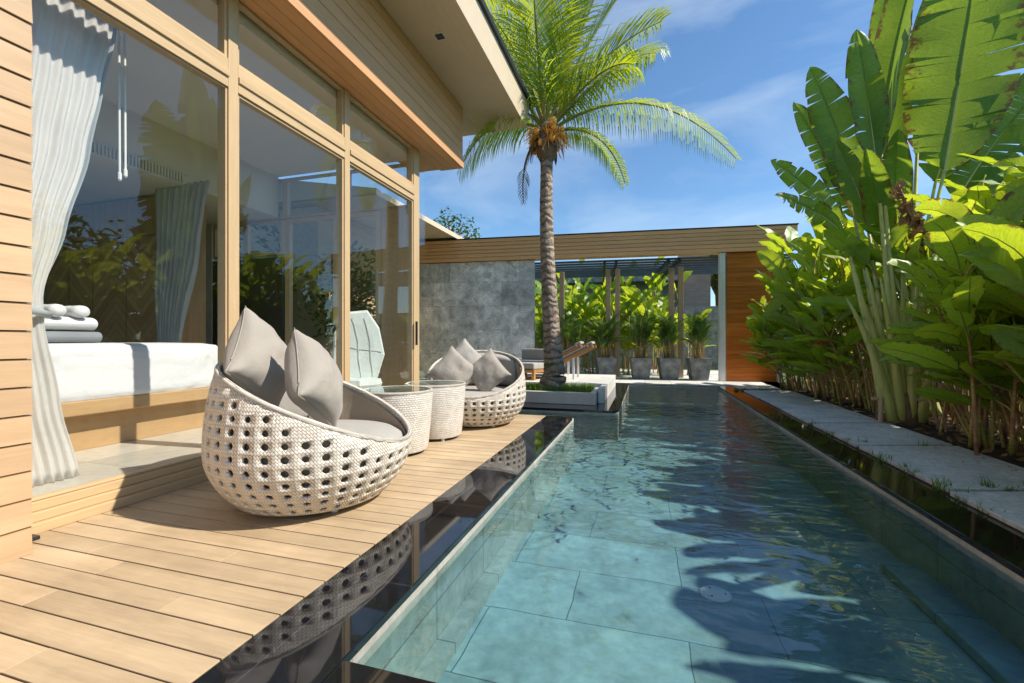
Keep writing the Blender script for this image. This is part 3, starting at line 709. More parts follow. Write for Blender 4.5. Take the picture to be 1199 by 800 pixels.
def pillow(label, loc, rot, w=.42, h=.42, T=.17, mat='cushion', seed=0):
    o = pillow_mb(w, h, T, seed).build('pillow', M[mat], smooth=True, fix=True)
    o.location = loc; o.rotation_euler = rot
    def ed(x, y): return (x*w/2*(1-.10*(1-abs(y)**2.2)*abs(x)**3), 0, y*h/2*(1-.10*(1-abs(x)**2.2)*abs(y)**3))
    q = [-1+2*k/20 for k in range(20)]; pb = MB()
    pb.tube([ed(a, -1) for a in q]+[ed(1, a) for a in q]+[ed(-a, 1) for a in q]+[ed(-1, -a) for a in q]+[ed(-1, -1)], .0035, 6, False); pb.build('piping', M[mat], o, smooth=True)
    return tag(o, label, 'cushion', 'scatter cushions on the wicker chairs')
shell_mb = chair_shell()
def make_chair(label, loc, back_az):
    t = thing('wicker_chair', label, 'armchair', loc, back_az, 'round wicker lounge chairs on the deck')
    return t
c1 = make_chair('round white perforated wicker lounge chair nearest the camera with two taupe cushions', (-2.05, 2.40, 0), R(197))
o = shell_mb.build('shell', M['rattan'], c1, smooth=True, solid=.018, fix=True)
b = MB(); pts = [(rho(min(zrim(a), .94))*math.cos(a)*.995, rho(min(zrim(a), .94))*math.sin(a)*.995, zrim(a)) for a in [2*PI*i/72 for i in range(73)]]
b.tube(pts, .016, 8, caps=False); b.build('rim', M['rattanrim'], c1, smooth=True)
b = MB(); b.lathe([(.02,.047),(.405,.045),(.418,.03),(.40,.022),(.02,.024)], 40); b.build('base_ring', M['rattanrim'], c1, smooth=True)
for a in (40, 130, 220, 310):
    b = MB(); b.lathe([(.018,0),(.022,.004),(.022,.024),(.018,.028)], 12, (.36*math.cos(R(a)), .36*math.sin(R(a)), 0), (True, True)); b.build('foot', M['plastic'], c1)
b = MB()   # seat cushion: a thick round pad
b.lathe([(.001,.27),(.48,.27),(.535,.29),(.555,.33),(.545,.375),(.50,.405),(.3,.415),(.001,.42)], 48); b.build('seat_cushion', M['cushion2'], c1, smooth=True, fix=True)
b = MB()   # curved back cushion
def bf(u, v):
    a = R(-62)+R(124)*u; e = math.sin(PI*u)**.35
    zt = min(zrim(a)-.02, .9); z = .40+(zt-.40)*v
    th = .10*math.sin(PI*min(max(v,0.0),1))**.4*e
    return a, z, th
def bi(u, v): a, z, th = bf(u, v); r = rho(z)-.03-th; return Vector((r*math.cos(a), r*math.sin(a), z))
def bo(u, v): a, z, th = bf(u, v); r = rho(z)-.03; return Vector((r*math.cos(a), r*math.sin(a), z))
b.grid(bi, 24, 10); b.grid(bo, 24, 10); bc = b.build('back_cushion', M['cushion2'], c1, smooth=True, fix=True)
b = MB(); b.grid(lambda u, v: Vector(((rho(.07+(min(zrim(2*PI*u),.94)-.10)*v)-.03)*math.cos(2*PI*u), (rho(.07+(min(zrim(2*PI*u),.94)-.10)*v)-.03)*math.sin(2*PI*u), .07+(min(zrim(2*PI*u),.94)-.10)*v)), 64, 16, True)
b.build('liner', fabric('liner_fabric', (.34,.27,.20)), c1, smooth=True)
c2 = copy_tree(c1); c2.location = (-1.99, 5.13, 0); c2.rotation_euler = (0, 0, R(104))
c2['label'] = 'round white perforated wicker lounge chair at the far end of the deck with three cushions'

def side_table(label, loc):
    t = thing('wicker_table', label, 'side table', loc, 0, 'round wicker side tables between the chairs'); return t
t1 = side_table('round white wicker side table nearer the camera with glass top', (-2.157, 3.58, 0))
b = MB(); b.lathe([(.265,.03),(.275,.06),(.29,.2),(.305,.38),(.315,.535),(.312,.545),(.29,.545)], 56); b.build('body', M['rattantable'], t1, smooth=True)
b = MB(); b.tube([(.303*math.cos(a), .303*math.sin(a), .553) for a in [2*PI*i/56 for i in range(57)]], .016, 8, caps=False); b.build('rim', M['rattanrim'], t1, smooth=True)
b = MB(); b.lathe([(.001,.556),(.278,.556),(.282,.562),(.278,.568),(.001,.568)], 48); b.build('glass_top', M['tableglass'], t1)
b = MB(); b.lathe([(.001,.50),(.289,.50)], 40); b.build('shelf', M['rattanrim'], t1)
for a in (45, 135, 225, 315):
    b = MB(); b.lathe([(.02,0),(.02,.03)], 10, (.23*math.cos(R(a)), .23*math.sin(R(a)), 0), (True, True)); b.build('foot', M['plastic'], t1)
t2 = copy_tree(t1); t2.location = (-2.107, 4.24, 0); t2['label'] = 'round white wicker side table farther from the camera, touching the far chair'
# pillows
def face(dirx, diry): return math.atan2(diry, dirx)+PI/2
pillow('taupe cushion leaning on the back of the near chair, left of its pair', tuple(WT(304, 424, 2.75)), (R(-14), R(38), R(99)),   .50, .50, .27, seed=1)
pillow('taupe cushion leaning in the middle of the near chair, right of its pair', tuple(WT(369, 446, 2.68)), (R(-22), R(34), R(101)), .48, .48, .26, seed=2)
pillow('taupe cushion at the left of the far chair, standing on its corner', (-2.17, 4.84, .64), (R(-18), R(40), R(14)), .46, .46, .17, seed=3)
pillow('pale taupe cushion behind the two front cushions of the far chair', (-2.18, 5.22, .74), (R(-14), R(44), R(20)), .44, .44, .16, mat='cushion2', seed=4)
pillow('taupe cushion at the right of the far chair, standing on its corner', (-1.80, 4.98, .63), (R(-22), R(47), R(-16)), .44, .44, .17, seed=5)

# ================================================= ROOM CONTENTS
bed = thing('bed', 'white made bed on a timber base behind the first window', 'bed', (-5.1, 2.3, .165))
b = MB(); b.box(-6.2, -4.0, .6, 3.62, .45, .56); PL(b, bed).build('base', M['bedwood'], bed, bevel=.01)
b = MB(); b.box(-6.1, -4.14, .7, 3.5, .167, .449); PL(b, bed).build('plinth', M['bedwood'], bed)
b = MB()
def mat_f(u, v):
    # rounded soft block profile swept along perimeter height
    a = 2*PI*u; n = 7
    cx, cy = -5.1, 2.12; hx, hy = 1.10, 1.47
    sx = math.copysign(abs(math.cos(a))**(2/n), math.cos(a)); sy = math.copysign(abs(math.sin(a))**(2/n), math.sin(a))
    prof = [(0.985,.562),(1.0,.60),(1.0,.72),(1.0,.85),(.995,.92),(.97,.965),(.9,.985),(.5,.99),(.0,.99)]
    i = min(int(v*8), 7); f = v*8-i; k = prof[i][0]*(1-f)+prof[i+1][0]*f; z = prof[i][1]*(1-f)+prof[i+1][1]*f
    wv = .016*noise.noise(Vector((sx*4, sy*5, z*3))) + .01*noise.noise(Vector((sx*9, sy*11, z*16))) + .005*math.sin(a*40)*(1 if v < .4 else .2)
    return Vector((cx+(hx*k+wv)*sx, cy+(hy*k+wv)*sy, z+.008*noise.noise(Vector((sx*3*k, sy*3*k, 2)))))
b.grid(mat_f, 160, 24, True); PL(b, bed).build('mattress', M['white'], bed, smooth=True)
tw = thing('towel_stack', 'rolled white towels on folded grey linen at the edge of the bed', 'towels', (-4.35, 2.30, .99))
b = MB(); b.grid(lambda u, v: Vector((.0+.10*math.copysign(abs(math.cos(2*PI*u))**.5, math.cos(2*PI*u)), -.20+.42*v, .045+.045*math.sin(2*PI*u))), 20, 6, True); b.build('folded_blanket', M['greyfab'], tw, smooth=True)
b = MB(); b.grid(lambda u, v: Vector((.10*math.cos(2*PI*u), -.19+.38*v, .15+.055*math.sin(2*PI*u))), 20, 6, True); b.build('folded_towel', M['white'], tw, smooth=True)
for yy in (-.07, .08):
    b = MB()
    b.tube([(-.12+.24*k/60*1.0, yy+.0, .245) for k in range(0, 61, 10)], [.045,.05,.05,.048,.05,.05,.045], 16); b.build('rolled_towel', M['white'], tw, smooth=True)
wd = thing('wardrobe', 'oak wardrobe wall with chevron veneer doors behind the bed', 'wardrobe', (-7.2, 4.3, .165))
b = MB(); b.box(-8.55, -6.1, 4.36, 4.9, .166, 2.97); PL(b, wd).build('carcass', M['oak'], wd)
for i, (x0, x1) in enumerate([(-8.5,-8.02),(-8.0,-7.52),(-7.5,-6.85),(-6.83,-6.15)]):
    b = MB(); b.box(x0, x1, 4.335, 4.358, .2, 2.42); PL(b, wd).build('door', M['chevron'], wd)
    b = MB(); b.box(x0, x1, 4.335, 4.358, 2.44, 2.95); PL(b, wd).build('upper_door', M['oak'], wd)
def curtain(name, label, axis, const, left, rightfn, z0, z1, folds, mat, tie=None, amp=.035):
    t = thing(name, label, 'curtain')
    b = MB()
    def f(u, v):
        z = z0+(z1-z0)*v; l = left(z) if callable(left) else left; r = rightfn(z)
        s = l+(r-l)*u; wd = abs(r-l)
        a = amp*(1.0 if not tie else min(1, .45+abs(z-tie)*.9))
        off = a*math.sin(u*folds*2*PI+.6*math.sin(z*1.3)) + .015*noise.noise(Vector((u*9, z*2, 3)))
        p = Vector((const+off, s, z)) if axis == 'X' else Vector((s, const+off, z))
        return p
    b.grid(f, folds*10, 60); b.build('cloth', M[mat], t, smooth=True, solid=.003)
    return t
def interp(tab, z):
    for (a, va), (c, vc) in zip(tab, tab[1:]):
        if a <= z <= c:
            k = (z-a)/(c-a); k = k*k*(3-2*k)*.5+k*.5; return va+(vc-va)*k
    return tab[0][1] if z < tab[0][0] else tab[-1][1]
XCu = -3.36
def edge(tab):
    r = []
    for px, py in tab:
        w_ = WX(px, py, XCu); r.append((w_.z, w_.y))
    return sorted(r)
e1 = edge([(93,560),(70,470),(52,380),(50,345),(72,270),(100,180),(118,100),(132,40),(140,0),(150,-60)])
ct = curtain('curtain', 'sheer white curtain tied back at the left edge of the first window', 'X', XCu, 1.30, lambda z: interp(e1, z), .17, 3.6, 12, 'sheer', tie=1.18, amp=.012)
b = MB(); e2 = edge([(97,560),(74,470),(58,380),(55,345),(84,270),(112,180),(128,100),(142,40),(148,0),(158,-60)])
b.grid(lambda u, v: Vector((XCu-.05+.03*math.sin(u*4*PI), interp(e2, .18+3.4*v)-.16*(1-u)*(.4+abs(.18+3.4*v-1.18)*.3), .18+3.4*v)), 24, 60); b.build('lining', M['lining'], ct, smooth=True, solid=.003)
b = MB(); ty = interp(e1, 1.16); b.tube([(XCu+.05, 1.32, 1.22), (XCu+.06, ty-.05, 1.17), (XCu+.0, ty+.02, 1.155), (XCu-.08, ty-.04, 1.17), (XCu-.09, 1.3, 1.22)], .022, 8); b.build('tieback', M['lining'], ct, smooth=True)
curtain('curtain', 'long grey curtain gathered beside the wardrobe end', 'Y', 4.22, -6.1, lambda z: -6.1+interp([(.2,.72),(1.0,.42),(2.2,.75),(3.6,1.05)], z), .17, 3.0, 9, 'lining', tie=1.0, amp=.04)
wn_ = thing('curtain_wand', 'pair of thin white curtain pull wands hanging inside the first window', 'curtain wand', tuple(WX(139, 100, -3.45)))
for dx in (0, .035):
    b = MB(); p = wn_.location; zb = WX(139, 203, -3.45).z; b.tube([(0, dx, 3.58-p.z), (0, dx+.006, zb-p.z+dx)], .007, 8); b.build('wand', M['plastic'], wn_)
    b = MB(); b.lathe([(.006,0),(.012,.01),(.012,.05),(.006,.06)], 10, (0, dx+.006, zb-p.z-.05+dx), (True, True)); b.build('wand_tip', M['plastic'], wn_)
# octagonal quilted chair standing inside the third window
oc = thing('octagonal_chair', 'pale octagonal quilted chair back standing inside the third window', 'chair', (-3.62, 5.02, .165), R(38))
octp = [(-.13,1.22),(.12,1.25),(.27,1.02),(.34,.66),(.22,.25),(-.16,.20),(-.32,.55),(-.29,.95)]
b = MB()
ctr = Vector((0, 0, .72))
for sy, dep in ((-1, .06), (1, .04)):
    rings = []
    for k in (1.0, .94, .66, .33):
        rings.append([Vector((ctr.x+(x-ctr.x)*k, sy*(dep*(.45 if k == 1 else .8 if k > .9 else 1.0)), ctr.z+(z-ctr.z)*k)) for x, z in octp])
    vs = sum(rings, [])+[Vector((0, sy*dep*1.0, .72))]; fs = []
    for r_ in range(3):
        for i in range(8): fs.append((r_*8+i, r_*8+(i+1) % 8, (r_+1)*8+(i+1) % 8, (r_+1)*8+i))
    for i in range(8): fs.append((24+i, 24+(i+1) % 8, 32))
    b.add(vs, fs)
n0 = len(b.v); 
b.f += [(i, (i+1) % 8, 33+(i+1) % 8, 33+i) for i in range(8)]
ocb = b.build('backrest', M['quilt'], oc, fix=True, bevel=.006)
b = MB()
for x0 in (-.17, -.02, .13):
    b.tube([(x0-.05, -.065, 1.15), (x0+.02, -.068, .85), (x0+.03, -.068, .6), (x0+.07, -.06, .30)], .004, 6)
b.tube([(-.28,-.06,.80),(0,-.068,.74),(.30,-.06,.70)], .004, 6)
b.build('quilt_seam', M['render'], oc)
b = MB(); b.lathe([(.05,.24),(.27,.25),(.29,.30),(.27,.36),(.02,.37)], 8, (0,-.25,0)); b.build('seat', M['quilt'], oc, fix=True)
for x, y in ((-.16,-.4),(.16,-.4),(-.16,-.1),(.16,-.1)):
    b = MB(); b.tube([(x,y,.0),(x*.9,y,.26)], .014, 8); b.build('leg', M['bedwood'], oc)
b = MB(); b.grid(lambda u, v: Vector((.3*math.copysign(abs(math.cos(2*PI*u))**.6, math.cos(2*PI*u))*min(1,(.6+2*v),(3.0-2.4*v)), .3*math.copysign(abs(math.sin(2*PI*u))**.6, math.sin(2*PI*u))*min(1,(.6+2*v),(3.0-2.4*v)), .38*v)), 32, 8, True)
b.add([(.3*.6*math.cos(2*PI*k/24), .3*.6*math.sin(2*PI*k/24), .378) for k in range(24)], [tuple(range(24))])
o = b.build('pouf', fabric('teal_fabric', (.12,.30,.30)), smooth=True); o.location = (-4.35, 5.0, .166); tag(o, 'small teal pouf on the room floor beside the octagonal chair', 'pouf')
# downlight in room ceiling
for px, py in ((336,110),):
    pass

# ================================================= LEAVES
def bez(a, b_, c, t): return a*(1-t)**2 + b_*2*t*(1-t) + c*t*t
def leaf(mb, P0, P1, P2, W, nh, fold=.35, tears=0, nseg=16, rnd=random, droop=.3, peak=.45, midr=.008, wave=.0):
    """blade along a bezier; nh is the normal hint; each half is split into strips where the wind has torn it"""
    Ln = (P1-P0).length+(P2-P1).length
    pts = [bez(P0, P1, P2, i/nseg) for i in range(nseg+1)]
    def prof(s):
        a = s/peak if s < peak else (1-s)/(1-peak)
        a = max(0, min(1, a)); return (1-(1-a)**2.3)**.62
    fr = []
    for i, p in enumerate(pts):
        T = (pts[min(i+1, nseg)]-pts[max(i-1, 0)]).normalized()
        S_ = T.cross(nh)
        if S_.length < .05: S_ = T.cross(Vector((.3,.5,.8)))
        S_.normalize(); N_ = S_.cross(T).normalized(); fr.append((T, S_, N_))
    ph = rnd.uniform(0, 6)
    for side in (-1, 1):
        cut = set(rnd.sample(range(2, nseg-1), min(tears, nseg-4))) if tears else set()
        start = 0; strips = []
        for i in range(1, nseg+1):
            if i in cut or i == nseg: strips.append((start, i)); start = i
        for (i0, i1) in strips:
            dr = rnd.uniform(0, droop) if tears else rnd.uniform(0,.12)
            sh = rnd.uniform(-.008, .012)*Ln if tears else 0
            vs = []; uv = []; fs = []
            nj = 4
            for i in range(i0, i1+1):
                T, S_, N_ = fr[i]; s = i/nseg; wdt = W*.5*prof(s)
                gap = 0
                if tears:
                    if i == i0 and i0 > 0: gap = .006*Ln
                    if i == i1 and i1 < nseg: gap = -.006*Ln
                for j in range(nj+1):
                    q = j/nj
                    fo = fold - dr*q*1.6 + wave*math.sin(s*19+ph+side)*q
                    p = pts[i] + S_*side*wdt*q*math.cos(fo) + N_*wdt*q*math.sin(fo) + T*(.12*wdt*q*(1 if s < .9 else 0) + (gap+sh)*q*q)
                    vs.append(p); uv.append((s*Ln-.25*q*W, q if q > 0 else .06))
            m_ = nj+1
            for i in range(i1-i0):
                for j in range(nj):
                    a = i*m_+j; f = (a, a+1, a+m_+1, a+m_); fs.append(f if side > 0 else f[::-1])
            mb.add(vs, fs, uv)
    # midrib
    mb.tube([pts[i]-fr[i][2]*midr*.5 for i in range(0, nseg+1, 2)], [midr*(1-.75*i/nseg) for i in range(0, nseg+1, 2)], 5, False, uvv=0.0)

def heliconia(label, x, y, H, ncane=5, spread=.3, mats=('helleaf',), seed=0, lean=(-.35, 0), flowers=0, lsize=1.0, low=.34, bias=-.35, cat='plant', group='heliconia clumps in the bed along the path', dense=5):
    rnd = random.Random(seed); t = thing('heliconia', label, cat, (x, y, .01), 0, group)
    st = MB(); lf = MB(); fl = MB()
    for c in range(ncane):
        bx, by = rnd.gauss(0, spread*.5), rnd.gauss(0, spread*.5)
        h = H*rnd.uniform(.55, 1.0)*.74
        lx, ly = lean[0]*rnd.uniform(.2, 1.3)+rnd.gauss(0,.16), lean[1]+rnd.gauss(0,.2)
        B = Vector((bx, by, 0)); Tt = Vector((bx+lx, by+ly, h)); Mi = Vector((bx+lx*.3, by+ly*.3, h*.55))
        st.tube([bez(B, Mi, Tt, k/7) for k in range(8)], [.018-.0012*k for k in range(8)], 6, True)
        az0 = rnd.uniform(0, PI)
        for k in range(dense):
            fq = low+(1-low)*(k+1)/dense*rnd.uniform(.88, 1.0)
            p = bez(B, Mi, Tt, min(fq, 1)); az = az0+PI*(k % 2)+rnd.gauss(0, .45)
            d = Vector((math.cos(az), math.sin(az), 0)); d = (d+Vector((bias, -.12, 0))).normalized()
            up = rnd.uniform(.3, 1.1) if k < dense-3 else rnd.uniform(1.2, 4.0)
            dirv = (d+Vector((0,0,up))).normalized()
            pl_ = rnd.uniform(.10, .32); q = p+dirv*pl_
            LL = lsize*rnd.uniform(.60, 1.05)*(.65+.35*fq); WW = LL*rnd.uniform(.27, .37)
            st.tube([p, p+dirv*pl_*.5+Vector((0,0,.01)), q], [.011,.008,.007], 5, False)
            dr = rnd.uniform(-.1, .35)
            P1 = q+dirv*LL*.5; P2 = q+dirv*LL*.72+d*LL*.30-Vector((0,0,dr*LL*.6))
            nh = (Vector((0,0,1))*1.0-dirv*.6+Vector((rnd.gauss(0,.5), rnd.gauss(0,.5), 0)))
            leaf(lf, q, P1, P2, WW, nh, fold=rnd.uniform(.1,.6), tears=rnd.choice((0,0,0,1,2)), nseg=12, rnd=rnd, droop=.15, midr=.006, wave=.12)
        if c < flowers:
            p = bez(B, Mi, Tt, .72); d = Vector((-.8, -.5, .1)).normalized()
            fl.tube([p, p+d*.18+Vector((0,0,.08)), p+d*.30+Vector((0,0,.05))], [.006,.008,.005], 5)
            for k in range(5):
                a = p+d*(.16+.035*k)+Vector((0,0,.07-.01*k)); sd_ = Vector((d.y, -d.x, 0))*(1 if k % 2 else -1)
                e = a+sd_*.11+d*.07+Vector((0,0,.03)); s_ = Vector((0,0,.016))
                fl.add([a-s_, a+s_, e, a+d*.03], [(0,1,2),(0,2,3),(1,3,2),(0,3,1)])
    st.build('stems', M['cane'], t, smooth=True)
    lf.build('foliage', M[mats[rnd.randrange(len(mats))]], t, smooth=True)
    if fl.v: fl.build('flower', M['redflower'], t)
    return t
GR = 'heliconia clumps in the bed along the path'
vis = [ # x, y, H, canes, seed, label
 (3.02,10.5,3.0,7,'bright heliconia clump against the red timber wall at the far end of the bed'),
 (3.75,10.9,4.0,7,'tall heliconia behind the far end clump by the steel post'),
 (3.00,9.8,3.2,7,'leaning heliconia with low broad leaves over the far end of the path'),
 (3.70,9.9,4.1,7,'tall heliconia rising above the beam end'),
 (3.05,9.0,3.1,7,'heliconia clump over the second farthest path slab'),
 (3.75,9.0,4.1,7,'tall yellow green heliconia behind the far slabs'),
 (3.10,8.2,2.9,7,'heliconia clump between the far slabs and the traveller palm'),
 (3.80,8.0,3.4,6,'dark tall heliconia left of the traveller palm crown'),
 (3.30,7.75,2.1,5,'low heliconia just left of the fan of pale stalks'),
 (3.85,6.9,2.9,6,'dense heliconia behind the fan of pale stalks'),
 (3.75,5.5,2.7,6,'heliconia leaning right of the wooden prop frame'),
 (3.75,5.9,3.1,7,'tall heliconia behind the wooden prop frame at its right'),
 (3.15,5.15,2.5,7,'heliconia with brown canes behind the slab joint nearest the camera'),
 (3.85,5.2,3.5,7,'tall heliconia with broad backlit leaves in the right part of the bed'),
 (3.2,4.5,2.2,7,'heliconia clump at the right edge of the photo beside the slab'),
 (3.75,4.75,3.2,7,'red flowered heliconia near the right edge of the photo'),
 (4.4,5.6,3.8,6,'tall heliconia deep in the bed at the right edge'),
 (4.5,7.6,3.8,6,'tall heliconia deep in the bed behind the traveller palm'),
 (4.5,9.2,3.9,6,'tallest heliconia deep in the bed above the far slabs'),
 (3.0,8.6,1.7,6,'low leafy heliconia spilling over the middle of the path edge'),
 (2.98,10.1,1.7,5,'low bright heliconia at the foot of the far clump'),
 (3.3,4.9,1.6,6,'low broad leafed heliconia beside the nearest slabs'),
 (3.6,5.15,3.2,6,'upright heliconia with yellow leaves right of the prop frame'),
 (3.6,4.3,3.3,7,'tallest clump cut by the right edge of the photo'),
 (4.4,6.5,3.7,6,'heliconia deep in the bed behind the prop frame')]
for i, (x, y, H, n, lab) in enumerate(vis):
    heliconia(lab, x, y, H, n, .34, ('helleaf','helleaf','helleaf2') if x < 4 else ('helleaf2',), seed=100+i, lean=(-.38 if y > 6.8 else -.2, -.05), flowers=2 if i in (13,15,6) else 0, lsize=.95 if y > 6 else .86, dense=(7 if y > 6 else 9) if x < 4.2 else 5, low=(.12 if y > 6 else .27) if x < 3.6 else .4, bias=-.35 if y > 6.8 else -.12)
for i, (x, y, H) in enumerate([(3.3,3.5,2.1),(3.9,3.0,2.3),(3.3,2.4,1.9),(3.9,1.8,2.2),(3.3,1.2,1.9),(3.9,.6,2.2),(3.4,0.0,1.9),(3.8,-.9,2.2)]):
    heliconia('heliconia clump in the bed nearer than the photo edge, '+['first','second','third','fourth','fifth','sixth','seventh','eighth'][i]+' one beyond the frame', x, y, H, 9, .5, ('helleaf2',), seed=300+i, dense=7, group='unseen heliconia nearer than the photo edge')

# leaf litter and dry stalks on the bed
b = MB()
for i in range(700):
    p = Vector((random.uniform(2.8, 4.2), random.uniform(3.6, 10.5), .02+random.uniform(0,.04)))
    a = random.uniform(0, 6.28); l = random.uniform(.04,.16); w_ = l*random.uniform(.12,.35)
    d = Vector((math.cos(a), math.sin(a), random.uniform(-.1,.35))); s_ = Vector((-d.y, d.x, random.uniform(-.4,.4)))
    b.add([p-d*l*.5, p+s_*w_, p+d*l*.5+Vector((0,0,.01)), p-s_*w_], [(0,1,2,3)])
for i in range(90):
    x = 2.79-abs(random.gauss(0,.16)); p = Vector((x, random.uniform(3.6, 10.0), .034)); a = random.uniform(0, 6.28); l = random.uniform(.012,.055)
    d = Vector((math.cos(a), math.sin(a), 0)); s_ = Vector((-d.y, d.x, 0))*l*.2
    b.add([p-d*l*.5, p+s_, p+d*l*.5+Vector((0,0,.004)), p-s_], [(0,1,2,3)])
tag(b.build('leaf_litter', M['litter']), 'brown dry leaves and stalks scattered over the planting bed', 'leaf litter', kind='stuff')
b = MB()
for i in range(420):
    x = random.uniform(3.0, 4.6); y = random.uniform(3.9, 11.2); h = random.uniform(.5, 1.5)
    p = Vector((x, y, 0)); t_ = p+Vector((random.gauss(-.15,.2), random.gauss(0,.2), h))
    b.tube([p, (p+t_)*.5+Vector((.03,0,0)), t_], [.013,.011,.007], 5, False)
tag(b.build('cane_thicket', M['cane']), 'mass of thin brown and green canes filling the lower bed', 'canes', kind='stuff')

# ---------------- traveller's palm
tv = thing('traveller_palm', 'huge traveller palm with a fan of pale stalks and torn paddle leaves', 'palm tree', (2.98, 6.55, 0))
TB = Vector((2.98, 6.55, 0))
b = MB(); b.tube([(0,0,-.02),(0,0,.15),(0,0,.35),(.0,0,.5)], [.24,.22,.2,.14], 14); b.build('trunk', M['fibre'], tv, smooth=True)
# name: tip px, blade base px, forward distance at tip, at base, blade width (m), facing
TL = [((903,188),(985,262),6.6,6.4,.34,12,.4),
      ((908,228),(988,275),6.2,6.3,.30,12,.5),
      ((930,120),(1000,255),6.9,6.5,.36,12,.35),
      ((948,78),(1014,250),6.6,6.4,.58,10,.25),
      ((1003,34),(1026,190),6.3,6.2,.46,4,.6),
      ((1085,-75),(1032,180),6.4,6.2,.62,0,.5),
      ((1150,-90),(1106,200),5.7,5.9,1.15,18,.1),
      ((1215,-70),(1095,215),6.3,6.2,1.0,18,.15),
      ((1260,60),(1120,235),5.9,6.1,.85,16,.2),
      ((1185,-160),(1075,160),7.0,6.4,.85,6,.2),
      ((1290,150),(1130,260),5.8,6.1,.7,6,.3),
      ((1045,-50),(1040,215),6.7,6.3,.55,6,.3),
      ((978,165),(1022,275),6.3,6.2,.34,5,.4),
      ((1052,150),(1046,300),5.9,6.1,.42,2,.5),
      ((1015,175),(1036,290),5.8,6.1,.36,2,.5)]
for k, (tp, bp, tt, tb, W_, te, fo) in enumerate(TL):
    T_ = WT(*tp, tt)-TB; B_ = WT(*bp, tb)-TB
    d = (B_-Vector((0,0,.4))).normalized(); mid = B_+ (T_-B_).length*.55*(d*.45+(T_-B_).normalized()*.55)
    mb_ = MB(); leaf(mb_, B_, mid, T_, W_, Vector((-.38,-1,.3)) if k not in (5,) else Vector((-.9,-.5,.1)), fold=fo, tears=te, nseg=40, droop=.55 if k in (0, 1, 4) else .22, peak=.4, midr=.018, wave=.06, rnd=random.Random(40+k))
    lf = mb_.build('leaf', M['travleaf'], tv, smooth=True)
    base = Vector(((k-4.5)*.035, -.05+.03*(k % 2), .12)); pm = base+(B_-base)*.45+Vector((0,0,.12)); pm.x = base.x*1.0+(B_.x-base.x)*.33
    st = MB(); st.tube([bez(base, pm, B_, q/10) for q in range(11)], [.062,.056,.05,.044,.039,.034,.030,.027,.024,.021,.018], 8, False); st.build('stalk', M['petiole'], lf, smooth=True)
# outer sheaths fanning at the base
for k in range(11):
    a = (k-5)*.10; top = Vector((math.sin(a)*1.25, -.12+.03*(k % 3), (1.75+.25*((k*7) % 5)/4)*math.cos(a))); bs = Vector(((k-5)*.028, -.16+.03*(k % 3), .05))
    st = MB(); st.tube([bez(bs, bs+Vector((0,0,.9))+Vector((math.sin(a)*.35,0,0)), top, q/8) for q in range(9)], [.06,.058,.055,.05,.045,.038,.029,.019,.008], 8, True)
    st.build('sheath', M['petiole'], tv, smooth=True)
pf = thing('prop_frame', 'weathered wooden prop frame around the base of the traveller palm', 'frame', (2.93, 6.38, 0))
b = MB(); b.tube([(-.30,.02,.31),(0,.0,.315),(.38,-.05,.32)], .022, 8); b.build('rail', M['post'], pf)
for x in (-.22, .16):
    b = MB(); b.tube([(x,0,0),(x+.01,-.0,.33)], .024, 8); b.build('post', M['post'], pf)
# dry drooping frond stub and seed heads in the crown
dl = thing('dry_leaf', 'shrivelled brown leaf hanging among the green leaves near the traveller palm', 'dry leaf', tuple(WT(1050, 215, 5.7)))
b = MB(); p0 = Vector((0,0,0)); p1 = WT(1070,260,5.7)-WT(1050,215,5.7); p2 = WT(1088,300,5.7)-WT(1050,215,5.7)
for i in range(160):
    q = bez(p0, p1, p2, random.random())+Vector((random.gauss(0,.05),random.gauss(0,.05),random.gauss(0,.04))); e = q+Vector((random.gauss(0,.06),random.gauss(0,.06),random.gauss(-.04,.05))); s_ = Vector((random.gauss(0,.03),.01,random.gauss(0,.03)))
    b.add([q-s_, q+s_, e], [(0,1,2)])
b.tube([p0, p1*.5, p1, p2], .02, 6); b.build('blade', plain('dry_brown', (.34,.16,.085), .8, .5, 9, .4), dl)

# ---------------- coconut palm
cp = thing('coconut_palm', 'leaning coconut palm with ringed trunk and orange nuts in the white planter', 'palm tree', (-1.58, 7.55, .15))
CB = Vector(cp.location)
def trunkpt(px, py, t=7.65): return WT(px, py, t)-CB
tp = [Vector((0,0,-.02)), trunkpt(650,440), trunkpt(648,420), trunkpt(646,390), trunkpt(643,340), trunkpt(640.5,290), trunkpt(639.5,240), trunkpt(640,200), trunkpt(640,186)]
tr_ = [.24,.20,.168,.148,.133,.120,.112,.104,.11]
fine = []; fr_ = []
for i in range(len(tp)-1):
    for k in range(14):
        q = k/14; fine.append(tp[i].lerp(tp[i+1], q)); s_ = tr_[i]*(1-q)+tr_[i+1]*q
        fr_.append(s_*(1+.025*math.sin(len(fine)*1.9)+.03*noise.noise(Vector((len(fine)*.5, 1, 2)))))
b = MB(); b.tube(fine, fr_, 20); b.build('trunk', M['trunk'], cp, smooth=True)
KR = trunkpt(640, 160)
b = MB(); b.lathe([(.12,-.42),(.17,-.32),(.19,-.15),(.17,.05),(.10,.22),(.03,.3)], 16, tuple(KR)); b.build('crownshaft', M['fibre'], cp, smooth=True)
rf = random.Random(11)
